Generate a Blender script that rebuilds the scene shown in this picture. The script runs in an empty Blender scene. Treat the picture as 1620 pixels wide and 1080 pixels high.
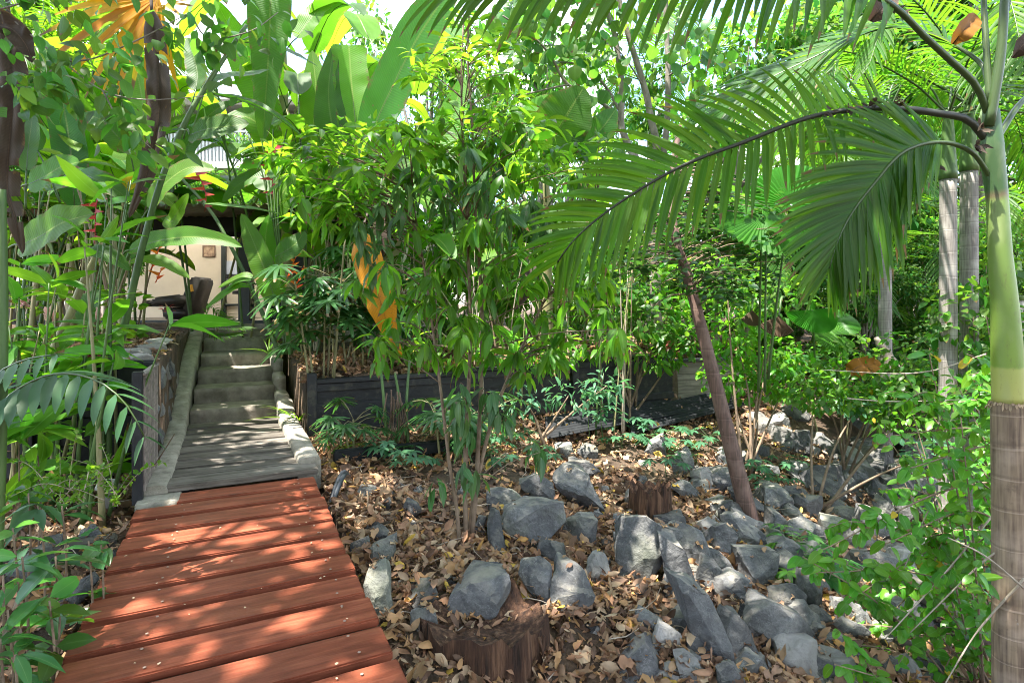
EXPOSURE = 2.42
SUN = 4.1
import math, random as _r
_R = _r.Random(4); CANOPY = []
# unseen clumps of the overhanging crown, shaped for sun patches: x, y, z, radius, leaves
for _i in range(12):
    for _j in range(10):
        _x = -7.2+_i*1.08+_R.uniform(-.4, .4); _y = -3.0+_j*1.02+_R.uniform(-.4, .4)
        if _R.random() < (1*.05 if -5.3 < _x < -2.9 and .4 < _y < 3.9 else .78 if -2.6 < _x < .5 and 1.6 < _y < 4.8 else .40) or (_y > 5.2 and _x > -4): continue
        if min(math.hypot(_x-a, _y-b) for a, b in ((.75, 1.9), (-1.5, 2.55), (-2.6, 1.85), (-.9, 3.3), (-3.7, 2.0), (.4, 3.2))) < .42: continue  # gaps cut so sun reaches the palm and rocks
        CANOPY.append((_x, _y, 7.7+_R.uniform(-.5, .8), _R.uniform(.55, .9), 230))
CANOPY += [(-.7, 1.9, 7.6, .7, 230), (.1, 1.5, 7.7, .8, 230), (-1.2, 1.4, 7.5, .8, 230), (.9, 1.2, 7.6, .6, 180)]  # clumps added out of view to shade the palm fronds
import bpy, bmesh, math, random
import numpy as np
from mathutils import Vector, Matrix, noise
random.seed(7); RNG = np.random.default_rng(11)
SC = bpy.context.scene
COL = SC.collection
F = 900.0; H = 1.5
def P(px, py, D): return Vector(((px-810)/F*D, D, H-(py-481)/F*D))
def uvof(x, y): return (-.435*x+.9*y, .9*x+.435*y)
def xy(u, v): return (-.435*u+.9*v, .9*u+.435*v)
AZ = math.atan2(.435, .9)            # rotation of the deck's cross axis

# ------------------------------------------------------------------ objects
MW = {}
def link(o, parent, W):
    COL.objects.link(o)
    if parent is not None:
        o.parent = parent
        L = MW[parent.name].inverted() @ W
    else: L = W
    o.matrix_basis = L
    MW[o.name] = W
    return o
def tag(o, label=None, cat=None, group=None, kind=None):
    if label: o['label'] = label
    if cat: o['category'] = cat
    if group: o['group'] = group
    if kind: o['kind'] = kind
    return o
def empty(name, loc, label, cat, group=None):
    o = bpy.data.objects.new(name, None); o.empty_display_size = .1
    link(o, None, Matrix.Translation(Vector(loc)))
    return tag(o, label, cat, group)
def put(name, me, parent=None, loc=(0, 0, 0), rot=(0, 0, 0), mat=None):
    o = bpy.data.objects.new(name, me)
    if mat is not None and not me.materials: me.materials.append(mat)
    W = Matrix.Translation(Vector(loc)) @ Matrix.Rotation(rot[2], 4, 'Z') @ Matrix.Rotation(rot[1], 4, 'Y') @ Matrix.Rotation(rot[0], 4, 'X')
    return link(o, parent, W)
def copy_tree(root, W, label=None, group=None, cat=None):
    def rec(o, par):
        c = o.copy(); COL.objects.link(c)
        if par is not None: c.parent = par
        for ch in list(o.children): rec(ch, c)
        return c
    c = rec(root, None); c.matrix_basis = W; MW[c.name] = W
    if label: c['label'] = label
    if group: c['group'] = group
    return c

class MB:
    def __init__(s): s.V = []; s.Q = []; s.U = []; s.M = []; s.n = 0
    def add(s, V, Q, U=None, m=0):
        V = np.asarray(V, float).reshape(-1, 3); Q = np.asarray(Q, int).reshape(-1, 4)
        s.V.append(V); s.Q.append(Q+s.n)
        s.U.append(np.zeros((len(V), 3)) if U is None else np.asarray(U, float))
        s.M.append(np.full(len(Q), m)); s.n += len(V)
    def mesh(s, name, mats, org=(0, 0, 0), smooth=True):
        V = np.concatenate(s.V)-np.array(org)[None]; Q = np.concatenate(s.Q); U = np.concatenate(s.U); M = np.concatenate(s.M)
        me = bpy.data.meshes.new(name)
        me.vertices.add(len(V)); me.vertices.foreach_set('co', V.astype(np.float32).ravel())
        me.loops.add(Q.size); me.loops.foreach_set('vertex_index', Q.astype(np.int32).ravel())
        me.polygons.add(len(Q)); me.polygons.foreach_set('loop_start', np.arange(0, Q.size, 4, dtype=np.int32))
        me.polygons.foreach_set('material_index', M.astype(np.int32))
        me.polygons.foreach_set('use_smooth', np.full(len(Q), smooth))
        a = me.attributes.new('luv', 'FLOAT_VECTOR', 'POINT'); a.data.foreach_set('vector', U.astype(np.float32).ravel())
        me.update(calc_edges=True)
        for m in (mats if isinstance(mats, (list, tuple)) else [mats]): me.materials.append(m)
        return me
    def build(s, name, mats, parent=None, org=None, smooth=True):
        if org is None: org = MW[parent.name].translation if parent is not None else Vector((0, 0, 0))
        org = Vector(org)
        me = s.mesh(name, mats, org, smooth)
        return link(bpy.data.objects.new(name, me), parent, Matrix.Translation(org))

def nrm(a): return a/np.maximum(np.linalg.norm(a, axis=-1, keepdims=True), 1e-9)
def catmull(pts, n):
    p = np.array([list(q) for q in pts], float)
    if len(p) == 2: p = np.array([p[0], (p[0]*2+p[1])/3, (p[0]+p[1]*2)/3, p[1]])
    p = np.vstack([2*p[0]-p[1], p, 2*p[-1]-p[-2]])
    seg = len(p)-3; t = np.linspace(0, seg, n); i = np.minimum(t.astype(int), seg-1); f = (t-i)[:, None]
    a, b, c, d = p[i], p[i+1], p[i+2], p[i+3]
    C = .5*(2*b+(c-a)*f+(2*a-5*b+4*c-d)*f**2+(3*b-a-3*c+d)*f**3)
    # uniform arclength
    L = np.r_[0, np.cumsum(np.linalg.norm(np.diff(C, axis=0), axis=1))]
    tt = np.linspace(0, L[-1], n)
    return np.stack([np.interp(tt, L, C[:, k]) for k in range(3)], 1)
def tangents(C):
    return nrm(np.gradient(C, axis=0))
def tube(mb, pts, r0, r1=None, n=None, sides=6, m=0, rfun=None, wob=0):
    n = n or max(2, len(pts)*4)
    C = catmull(pts, n); T = tangents(C)
    r = np.linspace(r0, r0 if r1 is None else r1, n) if rfun is None else np.array([rfun(t) for t in np.linspace(0, 1, n)])
    ref = np.array([0, 0, 1.]) if abs(T[:, 2]).mean() < .8 else np.array([0, 1., 0])
    A = nrm(np.cross(T, ref)); B = np.cross(A, T)
    th = np.linspace(0, 2*math.pi, sides, endpoint=False)
    R = r[:, None]*np.ones(sides)[None]
    if wob: R = R*(1+wob*(RNG.random((n, sides))-.5))
    V = C[:, None]+R[:, :, None]*(np.cos(th)[None, :, None]*A[:, None]+np.sin(th)[None, :, None]*B[:, None])
    U = np.zeros((n, sides, 3)); U[:, :, 0] = th/6.283; U[:, :, 1] = np.linspace(0, 1, n)[:, None]
    V = np.concatenate([C[:1, None]+0*V[:1]+(V[:1]-C[:1, None])*.02, V, C[-1:, None]+(V[-1:]-C[-1:, None])*.02]); U = np.concatenate([U[:1], U, U[-1:]])
    n += 2
    i = np.arange(n-1)[:, None]*sides; j = np.arange(sides)[None]; k = (j+1) % sides
    Q = np.stack([i+j, i+k, i+sides+k, i+sides+j], -1).reshape(-1, 4)
    mb.add(V.reshape(-1, 3), Q, U.reshape(-1, 3), m)
    return C
def boxm(name, dims, bevel=.004, seg=1, boxes=None):
    bm = bmesh.new()
    for (d, c) in (boxes or [(dims, (0, 0, 0))]):
        r = bmesh.ops.create_cube(bm, size=1)
        bmesh.ops.scale(bm, vec=d, verts=r['verts']); bmesh.ops.translate(bm, vec=c, verts=r['verts'])
    if bevel: bmesh.ops.bevel(bm, geom=bm.edges[:], offset=bevel, segments=seg, affect='EDGES', clamp_overlap=True)
    me = bpy.data.meshes.new(name); bm.to_mesh(me); bm.free(); return me
def prismm(name, outline, thick, bevel=.0):
    """outline in local xz, extruded along y from 0 to thick"""
    bm = bmesh.new()
    a = [bm.verts.new((x, 0, z)) for x, z in outline]; b = [bm.verts.new((x, thick, z)) for x, z in outline]
    bm.faces.new(a); bm.faces.new(b[::-1])
    for i in range(len(a)): bm.faces.new((a[i-1], a[i], b[i], b[i-1]))
    bmesh.ops.recalc_face_normals(bm, faces=bm.faces[:])
    if bevel: bmesh.ops.bevel(bm, geom=bm.edges[:], offset=bevel, segments=2, affect='EDGES', clamp_overlap=True)
    me = bpy.data.meshes.new(name); bm.to_mesh(me); bm.free(); return me

# ------------------------------------------------------------------ materials
def newmat(name):
    m = bpy.data.materials.new(name); m.use_nodes = True
    nt = m.node_tree; nt.nodes.clear()
    out = nt.nodes.new('ShaderNodeOutputMaterial')
    def nd(t, **kw):
        n = nt.nodes.new('ShaderNode'+t)
        for k, v in kw.items():
            if k.startswith('_'): setattr(n, k[1:], v)
            else:
                key = int(k[1:]) if k[0] == 'i' and k[1:].isdigit() else k.replace('__', ' ')
                s = n.inputs[key]
                if hasattr(v, 'is_output'): nt.links.new(v, s)
                else: s.default_value = v
        return n
    return m, nd, out, nt
def ramp(nd, fac, stops, interp='LINEAR'):
    r = nd('ValToRGB', Fac=fac); cr = r.color_ramp; cr.interpolation = interp
    while len(cr.elements) < len(stops): cr.elements.new(.5)
    for e, (p, c) in zip(cr.elements, stops): e.position = p; e.color = (*c, 1) if len(c) == 3 else c
    return r.outputs[0]
def mixc(nd, f, a, b, mode='MIX'):
    n = nd('Mix', _data_type='RGBA', _blend_type=mode)
    for s, v in ((n.inputs[0], f), (n.inputs[6], a), (n.inputs[7], b)):
        if hasattr(v, 'is_output'): n.id_data.links.new(v, s)
        else: s.default_value = v if not isinstance(v, tuple) else ((*v, 1) if len(v) == 3 else v)
    return n.outputs[2]
def mth(nd, op, a, b=0.0, c=None):
    n = nd('Math', _operation=op)
    for i, v in enumerate((a, b) if c is None else (a, b, c)):
        if hasattr(v, 'is_output'): n.id_data.links.new(v, n.inputs[i])
        else: n.inputs[i].default_value = v
    return n.outputs[0]
def leaf_mat(name, col, tr, rough=.38, var=.5, fac=.5, rib=(.25, .4, .08), ribw=.07, veins=0, blotch=None, obj=False, yellow=None, spec=.32, hue=.06):
    m, nd, out, nt = newmat(name)
    rnd = nd('ObjectInfo').outputs['Random'] if obj else nd('NewGeometry').outputs['Random Per Island']
    at = nd('Attribute', _attribute_name='luv'); sx = nd('SeparateXYZ', Vector=at.outputs['Vector'])
    tc = nd('TexCoord')
    nz = nd('TexNoise', Vector=tc.outputs['Object'], Scale=5.0, Detail=4.0)
    val = mth(nd, 'ADD', mth(nd, 'MULTIPLY_ADD', rnd, var, 1-var/2), mth(nd, 'MULTIPLY_ADD', nz.outputs[0], .5, -.25))
    hu = mth(nd, 'MULTIPLY_ADD', mth(nd, 'FRACT', mth(nd, 'MULTIPLY', rnd, 7.31)), hue, .5-hue/2)
    def vary(c):
        return nd('HueSaturation', Hue=hu, Saturation=1.0, Value=val, Fac=1.0, Color=(*c, 1)).outputs[0]
    c = vary(col); t = vary(tr)
    if yellow:
        yf = mth(nd, 'GREATER_THAN', mth(nd, 'FRACT', mth(nd, 'MULTIPLY', rnd, 13.7)), 1-yellow)
        c = mixc(nd, yf, c, (.5, .36, .03)); t = mixc(nd, yf, t, (.6, .42, .03))
    if blotch:
        bn = nd('TexNoise', Vector=tc.outputs['Object'], Scale=14.0, Detail=5.0, Roughness=.7)
        bf = ramp(nd, bn.outputs[0], [(.6, (0, 0, 0)), (.68, (1, 1, 1))])
        c = mixc(nd, bf, c, blotch); t = mixc(nd, bf, t, blotch)
    ax = mth(nd, 'ABSOLUTE', sx.outputs[0])
    if ribw:
        rf = mth(nd, 'MULTIPLY', mth(nd, 'LESS_THAN', ax, ribw), .75)
        c = mixc(nd, rf, c, rib)
    kw = {}
    if ribw and not veins:
        tf = mth(nd, 'MULTIPLY', ramp(nd, mth(nd, 'ADD', sx.outputs[1], mth(nd, 'MULTIPLY', nz.outputs[0], .25)), [(.98, (0, 0, 0)), (1.0, (1, 1, 1))]), mth(nd, 'GREATER_THAN', mth(nd, 'FRACT', mth(nd, 'MULTIPLY', rnd, 31.7)), .6))
        c = mixc(nd, tf, c, (.2, .13, .05)); t = mixc(nd, tf, t, (.2, .12, .04))
    if veins:
        en = nd('TexNoise', Vector=tc.outputs['Object'], Scale=9.0, Detail=5.0, Roughness=.7)
        ef = mth(nd, 'MULTIPLY', ramp(nd, ax, [(.80, (0, 0, 0)), (.99, (1, 1, 1))]), ramp(nd, en.outputs[0], [(.5, (0, 0, 0)), (.6, (1, 1, 1))]))
        bn_ = nd('TexNoise', Vector=tc.outputs['Object'], Scale=22.0, Detail=3.0)
        ef = mth(nd, 'MAXIMUM', ef, ramp(nd, bn_.outputs[0], [(.70, (0, 0, 0)), (.74, (.8, .8, .8))]))
        c = mixc(nd, ef, c, (.22, .14, .06)); t = mixc(nd, ef, t, (.2, .12, .04))
        w = mth(nd, 'SINE', mth(nd, 'MULTIPLY', mth(nd, 'SUBTRACT', sx.outputs[1], mth(nd, 'MULTIPLY', ax, .12)), veins))
        vf = mth(nd, 'MULTIPLY_ADD', w, .1, .1)
        c = mixc(nd, vf, c, tuple(x*.55 for x in col)); t = mixc(nd, vf, t, tuple(x*.5 for x in tr))
        bp = nd('Bump', Strength=.12, Distance=.006, Height=w)
        kw['Normal'] = bp.outputs[0]
    pr = nd('BsdfPrincipled', Base__Color=c, Roughness=rough, **{'Specular IOR Level': spec}, **kw)
    tl = nd('BsdfTranslucent', Color=t, **kw)
    mx = nd('MixShader', Fac=fac, i1=pr.outputs[0], i2=tl.outputs[0])
    nt.links.new(mx.outputs[0], out.inputs[0])
    return m
def surf_mat(name, stops, scale=8, stretch=(1, 1, 1), rough=.7, bump=.3, bscale=None, detail=8, coord='Object', rnd=.25, dist=.02, spec=.4, warp=0.0, second=None):
    """mottled solid material: a stretched noise through a colour ramp plus bump"""
    m, nd, out, nt = newmat(name)
    tc = nd('TexCoord'); oi = nd('ObjectInfo')
    off = nd('VectorMath', _operation='SCALE', i0=(13.1, 7.7, 3.3)); nt.links.new(oi.outputs['Random'], off.inputs['Scale'])
    ad = nd('VectorMath', _operation='ADD', i0=tc.outputs[coord], i1=off.outputs[0])
    mp = nd('VectorMath', _operation='MULTIPLY', i0=ad.outputs[0], i1=stretch)
    nz = nd('TexNoise', Vector=mp.outputs[0], Scale=scale, Detail=detail, Roughness=.62, Distortion=warp)
    c = ramp(nd, nz.outputs[0], stops)
    if second:
        n2 = nd('TexNoise', Vector=ad.outputs[0], Scale=second[0], Detail=6.0, Roughness=.7)
        c = mixc(nd, ramp(nd, n2.outputs[0], [(second[1], (0, 0, 0)), (second[2], (1, 1, 1))]), c, second[3])
    v = mth(nd, 'MULTIPLY_ADD', oi.outputs['Random'], rnd, 1-rnd/2)
    c = nd('HueSaturation', Hue=.5, Saturation=1.0, Value=v, Fac=1.0, Color=c).outputs[0]
    b = nd('TexNoise', Vector=mp.outputs[0], Scale=bscale or scale*3, Detail=8.0, Roughness=.65)
    bp = nd('Bump', Strength=bump, Distance=dist, Height=b.outputs[0])
    pr = nd('BsdfPrincipled', Base__Color=c, Roughness=rough, Normal=bp.outputs[0], **{'Specular IOR Level': spec})
    nt.links.new(pr.outputs[0], out.inputs[0])
    return m
def flat_mat(name, c, rough=.5, metal=0.0, spec=.5):
    m, nd, out, nt = newmat(name)
    tc = nd('TexCoord'); nz = nd('TexNoise', Vector=tc.outputs['Object'], Scale=9.0, Detail=6.0)
    cc = mixc(nd, mth(nd, 'MULTIPLY', nz.outputs[0], .5), c, tuple(x*.72 for x in c))
    pr = nd('BsdfPrincipled', Base__Color=cc, Roughness=rough, Metallic=metal, **{'Specular IOR Level': spec})
    nt.links.new(pr.outputs[0], out.inputs[0]); return m

def deck_mat(name, stops, knots, rough, rnd):
    m, nd, out, nt = newmat(name)
    tc = nd('TexCoord'); oi = nd('ObjectInfo')
    off = nd('VectorMath', _operation='SCALE', i0=(3.1, 5.7, 1.3)); nt.links.new(oi.outputs['Random'], off.inputs['Scale'])
    ad = nd('VectorMath', _operation='ADD', i0=tc.outputs['Object'], i1=off.outputs[0])
    st = nd('VectorMath', _operation='MULTIPLY', i0=ad.outputs[0], i1=(1.3, 16.0, 16.0))
    # knots bend the grain
    vo = nd('TexVoronoi', Vector=nd('VectorMath', _operation='MULTIPLY', i0=ad.outputs[0], i1=(2.2, 5.0, 5.0)).outputs[0], Scale=1.0)
    kn = ramp(nd, vo.outputs['Distance'], [(.0, (1, 1, 1)), (.12, (0, 0, 0))])
    g = nd('TexNoise', Vector=st.outputs[0], Scale=1.6, Detail=9.0, Roughness=.6, Distortion=.6)
    c = ramp(nd, g.outputs[0], stops)
    fine = nd('TexNoise', Vector=nd('VectorMath', _operation='MULTIPLY', i0=ad.outputs[0], i1=(5.0, 160.0, 160.0)).outputs[0], Scale=1.0, Detail=5.0)
    c = mixc(nd, mth(nd, 'MULTIPLY', fine.outputs[0], .45), c, stops[0][1])
    if knots: c = mixc(nd, mth(nd, 'MULTIPLY', kn, .85), c, knots)
    bl = nd('TexNoise', Vector=ad.outputs[0], Scale=2.3, Detail=3.0)
    v = mth(nd, 'MULTIPLY', mth(nd, 'MULTIPLY_ADD', oi.outputs['Random'], rnd, 1-rnd/2), mth(nd, 'MULTIPLY_ADD', bl.outputs[0], .7, .65))
    c = nd('HueSaturation', Hue=.5, Saturation=1.0, Value=v, Fac=1.0, Color=c).outputs[0]
    bp = nd('Bump', Strength=.35, Distance=.006, Height=mth(nd, 'ADD', g.outputs[0], mth(nd, 'MULTIPLY', fine.outputs[0], .5)))
    sn = nd('TexNoise', Vector=ad.outputs[0], Scale=6.5, Detail=6.0, Roughness=.7)
    c = mixc(nd, mth(nd, 'MULTIPLY', ramp(nd, sn.outputs[0], [(.52, (0, 0, 0)), (.72, (1, 1, 1))]), .35), c, tuple(x*.5 for x in stops[0][1]))
    pr = nd('BsdfPrincipled', Base__Color=c, Roughness=mth(nd, 'MULTIPLY_ADD', bl.outputs[0], .3, rough-.15), Normal=bp.outputs[0], **{'Specular IOR Level': .22})
    nt.links.new(pr.outputs[0], out.inputs[0]); return m

M = {}
M['deck'] = deck_mat('red_timber', [(.3, (.125, .03, .016)), (.5, (.24, .064, .032)), (.72, (.34, .108, .057))], (.07, .025, .018), .5, .3)
M['grey_timber'] = deck_mat('weathered_timber', [(.3, (.055, .046, .038)), (.5, (.15, .132, .112)), (.75, (.26, .235, .205))], (.04, .033, .027), .8, .45)
M['screen_timber'] = deck_mat('screen_timber', [(.3, (.12, .10, .09)), (.5, (.26, .22, .2)), (.75, (.36, .31, .28))], None, .75, .3)
M['charcoal'] = surf_mat('charcoal_paint', [(.3, (.010, .011, .013)), (.6, (.02, .022, .026)), (.8, (.042, .042, .044))], 5, (1, 1, 3), .6, .25, rnd=.3, second=(6.0, .52, .74, (.075, .07, .052)))
M['black_timber'] = surf_mat('black_paint', [(.3, (.008, .009, .012)), (.7, (.022, .024, .03))], 6, (2, 2, 1), .45, .2)
M['concrete'] = surf_mat('concrete', [(.25, (.115, .098, .078)), (.5, (.235, .205, .168)), (.75, (.35, .315, .265))], 6, (1, 1, 1), .9, .5, 60, second=(3.5, .52, .72, (.115, .10, .075)))
M['kerb'] = surf_mat('kerb_concrete', [(.25, (.14, .125, .10)), (.5, (.28, .255, .21)), (.75, (.40, .37, .315))], 8, (1, 1, 1), .92, .7, 45, second=(4.5, .58, .74, (.14, .13, .085)))
def rock_mat():
    m, nd, out, nt = newmat('basalt'); tc = nd('TexCoord'); oi = nd('ObjectInfo'); geo = nd('NewGeometry')
    off = nd('VectorMath', _operation='SCALE', i0=(13.1, 7.7, 3.3)); nt.links.new(oi.outputs['Random'], off.inputs['Scale'])
    p = nd('VectorMath', _operation='ADD', i0=tc.outputs['Object'], i1=off.outputs[0]).outputs[0]
    big = nd('TexNoise', Vector=p, Scale=4.0, Detail=8.0, Roughness=.65, Distortion=.5); fine = nd('TexNoise', Vector=p, Scale=55.0, Detail=8.0, Roughness=.7)
    c = ramp(nd, big.outputs[0], [(.28, (.040, .040, .041)), (.48, (.090, .090, .091)), (.62, (.145, .144, .142)), (.78, (.235, .23, .215))])
    c = mixc(nd, mth(nd, 'MULTIPLY', ramp(nd, fine.outputs[0], [(.35, (1, 1, 1)), (.6, (0, 0, 0))]), .55), c, (.05, .05, .051))
    c = mixc(nd, mth(nd, 'MULTIPLY', ramp(nd, fine.outputs[0], [(.62, (0, 0, 0)), (.75, (1, 1, 1))]), .5), c, (.33, .33, .32))
    cr = nd('TexVoronoi', _feature='DISTANCE_TO_EDGE', Vector=nd('VectorMath', _operation='ADD', i0=p, i1=nd('VectorMath', _operation='SCALE', i0=big.outputs[1], Scale=.35).outputs[0]).outputs[0], Scale=4.5)
    ck = ramp(nd, cr.outputs[0], [(.0, (1, 1, 1)), (.012, (0, 0, 0))])
    c = mixc(nd, mth(nd, 'MULTIPLY', ck, .4), c, (.3, .3, .29))
    sz = nd('SeparateXYZ', Vector=geo.outputs['Normal'])
    du = mth(nd, 'MULTIPLY', ramp(nd, sz.outputs[2], [(.45, (0, 0, 0)), (.95, (1, 1, 1))]), ramp(nd, nd('TexNoise', Vector=p, Scale=9.0, Detail=6.0).outputs[0], [(.4, (0, 0, 0)), (.65, (.8, .8, .8))]))
    c = mixc(nd, du, c, (.26, .235, .19))
    li = nd('TexNoise', Vector=p, Scale=2.1, Detail=4.0); c = mixc(nd, ramp(nd, li.outputs[0], [(.55, (0, 0, 0)), (.72, (.6, .6, .6))]), c, (.14, .15, .10))
    v = mth(nd, 'MULTIPLY_ADD', oi.outputs['Random'], .8, .65); c = nd('HueSaturation', Hue=.5, Saturation=1.0, Value=v, Fac=1.0, Color=c).outputs[0]
    bp = nd('Bump', Strength=1.0, Distance=.014, Height=mth(nd, 'ADD', fine.outputs[0], mth(nd, 'MULTIPLY', nd('TexNoise', Vector=p, Scale=14.0, Detail=8.0).outputs[0], 1.6)))
    pr = nd('BsdfPrincipled', Base__Color=c, Roughness=.78, Normal=bp.outputs[0]); nt.links.new(pr.outputs[0], out.inputs[0]); return m
M['rock'] = rock_mat()
def light_panel_mat():
    m, nd, out, nt = newmat('added_panel_sheet'); tl = nd('BsdfTranslucent', Color=(.68, .66, .62, 1)); nt.links.new(tl.outputs[0], out.inputs[0]); return m
M['added_light_panel'] = light_panel_mat()  # translucent sheet added to let daylight into the room
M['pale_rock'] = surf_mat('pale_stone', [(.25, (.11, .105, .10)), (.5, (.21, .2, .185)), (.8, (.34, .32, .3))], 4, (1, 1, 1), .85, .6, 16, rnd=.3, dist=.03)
M['soil'] = surf_mat('soil', [(.25, (.03, .02, .014)), (.5, (.075, .05, .033)), (.75, (.14, .095, .06))], 4, (1, 1, 1), .95, .9, 30, dist=.04, coord='Object', second=(1.3, .5, .75, (.16, .10, .06)))
M['bark'] = surf_mat('rough_bark', [(.25, (.055, .035, .025)), (.5, (.13, .085, .06)), (.8, (.22, .16, .12))], 14, (1, 1, .35), .9, .9, 30, dist=.02)
M['grey_bark'] = surf_mat('grey_bark', [(.25, (.10, .085, .07)), (.5, (.2, .17, .145)), (.8, (.33, .29, .25))], 10, (1, 1, .5), .9, .7, 30, dist=.015)
M['deadwood'] = surf_mat('rotten_wood', [(.3, (.018, .011, .008)), (.5, (.10, .048, .027)), (.68, (.26, .14, .08))], 9, (3, 3, .25), .92, 1.0, 24, dist=.04)
M['cane'] = surf_mat('green_cane', [(.25, (.035, .07, .022)), (.55, (.07, .13, .035)), (.8, (.13, .17, .06))], 4, (3, 3, .4), .45, .1, rnd=.5)
M['pale_cane'] = surf_mat('pale_cane', [(.25, (.14, .11, .06)), (.5, (.25, .23, .11)), (.8, (.36, .33, .19))], 5, (3, 3, .4), .6, .2, rnd=.5)
M['twig'] = surf_mat('twig', [(.3, (.13, .085, .055)), (.7, (.26, .19, .13))], 12, (1, 1, 1), .85, .4)
M['dead_twig'] = surf_mat('dry_twig', [(.3, (.25, .2, .15)), (.7, (.45, .38, .3))], 12, (1, 1, 1), .85, .4)
M['wall'] = surf_mat('beige_render', [(.3, (.50, .43, .34)), (.7, (.58, .5, .4))], 2, (1, 1, 1), .85, .08, 80, rnd=0)
M['white_wall'] = flat_mat('white_wall', (.72, .72, .7), .7)
M['roof'] = flat_mat('roof_sheet', (.34, .29, .23), .6)
M['dark_metal'] = flat_mat('dark_frame', (.012, .02, .018), .4)
M['iron'] = surf_mat('dark_iron', [(.3, (.015, .016, .018)), (.6, (.032, .034, .037)), (.85, (.075, .07, .065))], 5, (1, 1, 1), .85, .2, spec=.15)
M['leather'] = surf_mat('dark_leather', [(.3, (.012, .010, .009)), (.7, (.026, .022, .02))], 9, (1, 1, 1), .42, .3)
M['pipe'] = flat_mat('black_conduit', (.03, .035, .045), .45)
M['hose'] = flat_mat('grey_hose', (.3, .32, .34), .5)
M['white_plastic'] = flat_mat('white_plastic', (.7, .7, .68), .4)
M['solar'] = flat_mat('solar_cell', (.03, .035, .045), .15)
M['grey_plastic'] = flat_mat('light_body', (.25, .22, .2), .6)
M['screw'] = flat_mat('screw_head', (.3, .2, .15), .6)
M['petal'] = flat_mat('petal', (.55, .4, .26), .8)
M['yellow_cloth'] = flat_mat('yellow_cloth', (.6, .32, .03), .7)
M['blind'] = flat_mat('pale_glass', (.42, .46, .55), .3)
M['chrome'] = flat_mat('chrome', (.35, .3, .27), .3, .8)
# ------------------------------------------------------------------ camera, light, sky
cam = bpy.data.cameras.new('camera'); cam.sensor_width = 36; cam.lens = 20; cam.shift_y = -59/1620
cam.clip_end = 3000; cam.clip_start = .02
co = bpy.data.objects.new('camera', cam); COL.objects.link(co); co.location = (0, 0, H); co.rotation_euler = (math.radians(90), 0, 0)
SC.camera = co
S = Vector((-.28, -.17, .94)).normalized()
sun = bpy.data.lights.new('sun', 'SUN'); sun.energy = SUN; sun.angle = math.radians(.55); sun.color = (1, .95, .86)
so = bpy.data.objects.new('sun', sun); COL.objects.link(so); so.rotation_euler = S.to_track_quat('Z', 'Y').to_euler(); so.location = (-20, -30, 60)
w = bpy.data.worlds.new('World'); SC.world = w; w.use_nodes = True
wn = w.node_tree; bg = wn.nodes['Background']
sk = wn.nodes.new('ShaderNodeTexSky'); sk.sky_type = 'NISHITA'; sk.sun_disc = False
sk.sun_elevation = math.asin(S.z); sk.sun_rotation = math.atan2(S.x, S.y); sk.air_density = 1.0; sk.dust_density = 1.2; sk.ozone_density = 1.0
# thin bright clouds over the sky
tcw = wn.nodes.new('ShaderNodeTexCoord'); nzw = wn.nodes.new('ShaderNodeTexNoise'); nzw.inputs['Scale'].default_value = 3.2; nzw.inputs['Detail'].default_value = 7
rw = wn.nodes.new('ShaderNodeValToRGB'); rw.color_ramp.elements[0].position = .46; rw.color_ramp.elements[1].position = .62
mw = wn.nodes.new('ShaderNodeMix'); mw.data_type = 'RGBA'; mw.inputs[7].default_value = (7.0, 7.2, 7.6, 1)
wn.links.new(tcw.outputs['Generated'], nzw.inputs['Vector']); wn.links.new(nzw.outputs[0], rw.inputs[0])
wn.links.new(rw.outputs[0], mw.inputs[0]); wn.links.new(sk.outputs[0], mw.inputs[6]); wn.links.new(mw.outputs[2], bg.inputs[0])
bg.inputs[1].default_value = .14
SC.view_settings.view_transform = 'Standard'; SC.view_settings.look = 'None'; SC.view_settings.gamma = 1
SC.view_settings.exposure = EXPOSURE
SC.cycles.max_bounces = 8; SC.cycles.diffuse_bounces = 4; SC.cycles.glossy_bounces = 2; SC.cycles.transmission_bounces = 4
SC.cycles.caustics_reflective = False; SC.cycles.caustics_refractive = False
SC.cycles.use_denoising = True; SC.cycles.denoising_prefilter = 'ACCURATE'; SC.cycles.filter_width = 1.0; SC.cycles.sample_clamp_indirect = 6

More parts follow.
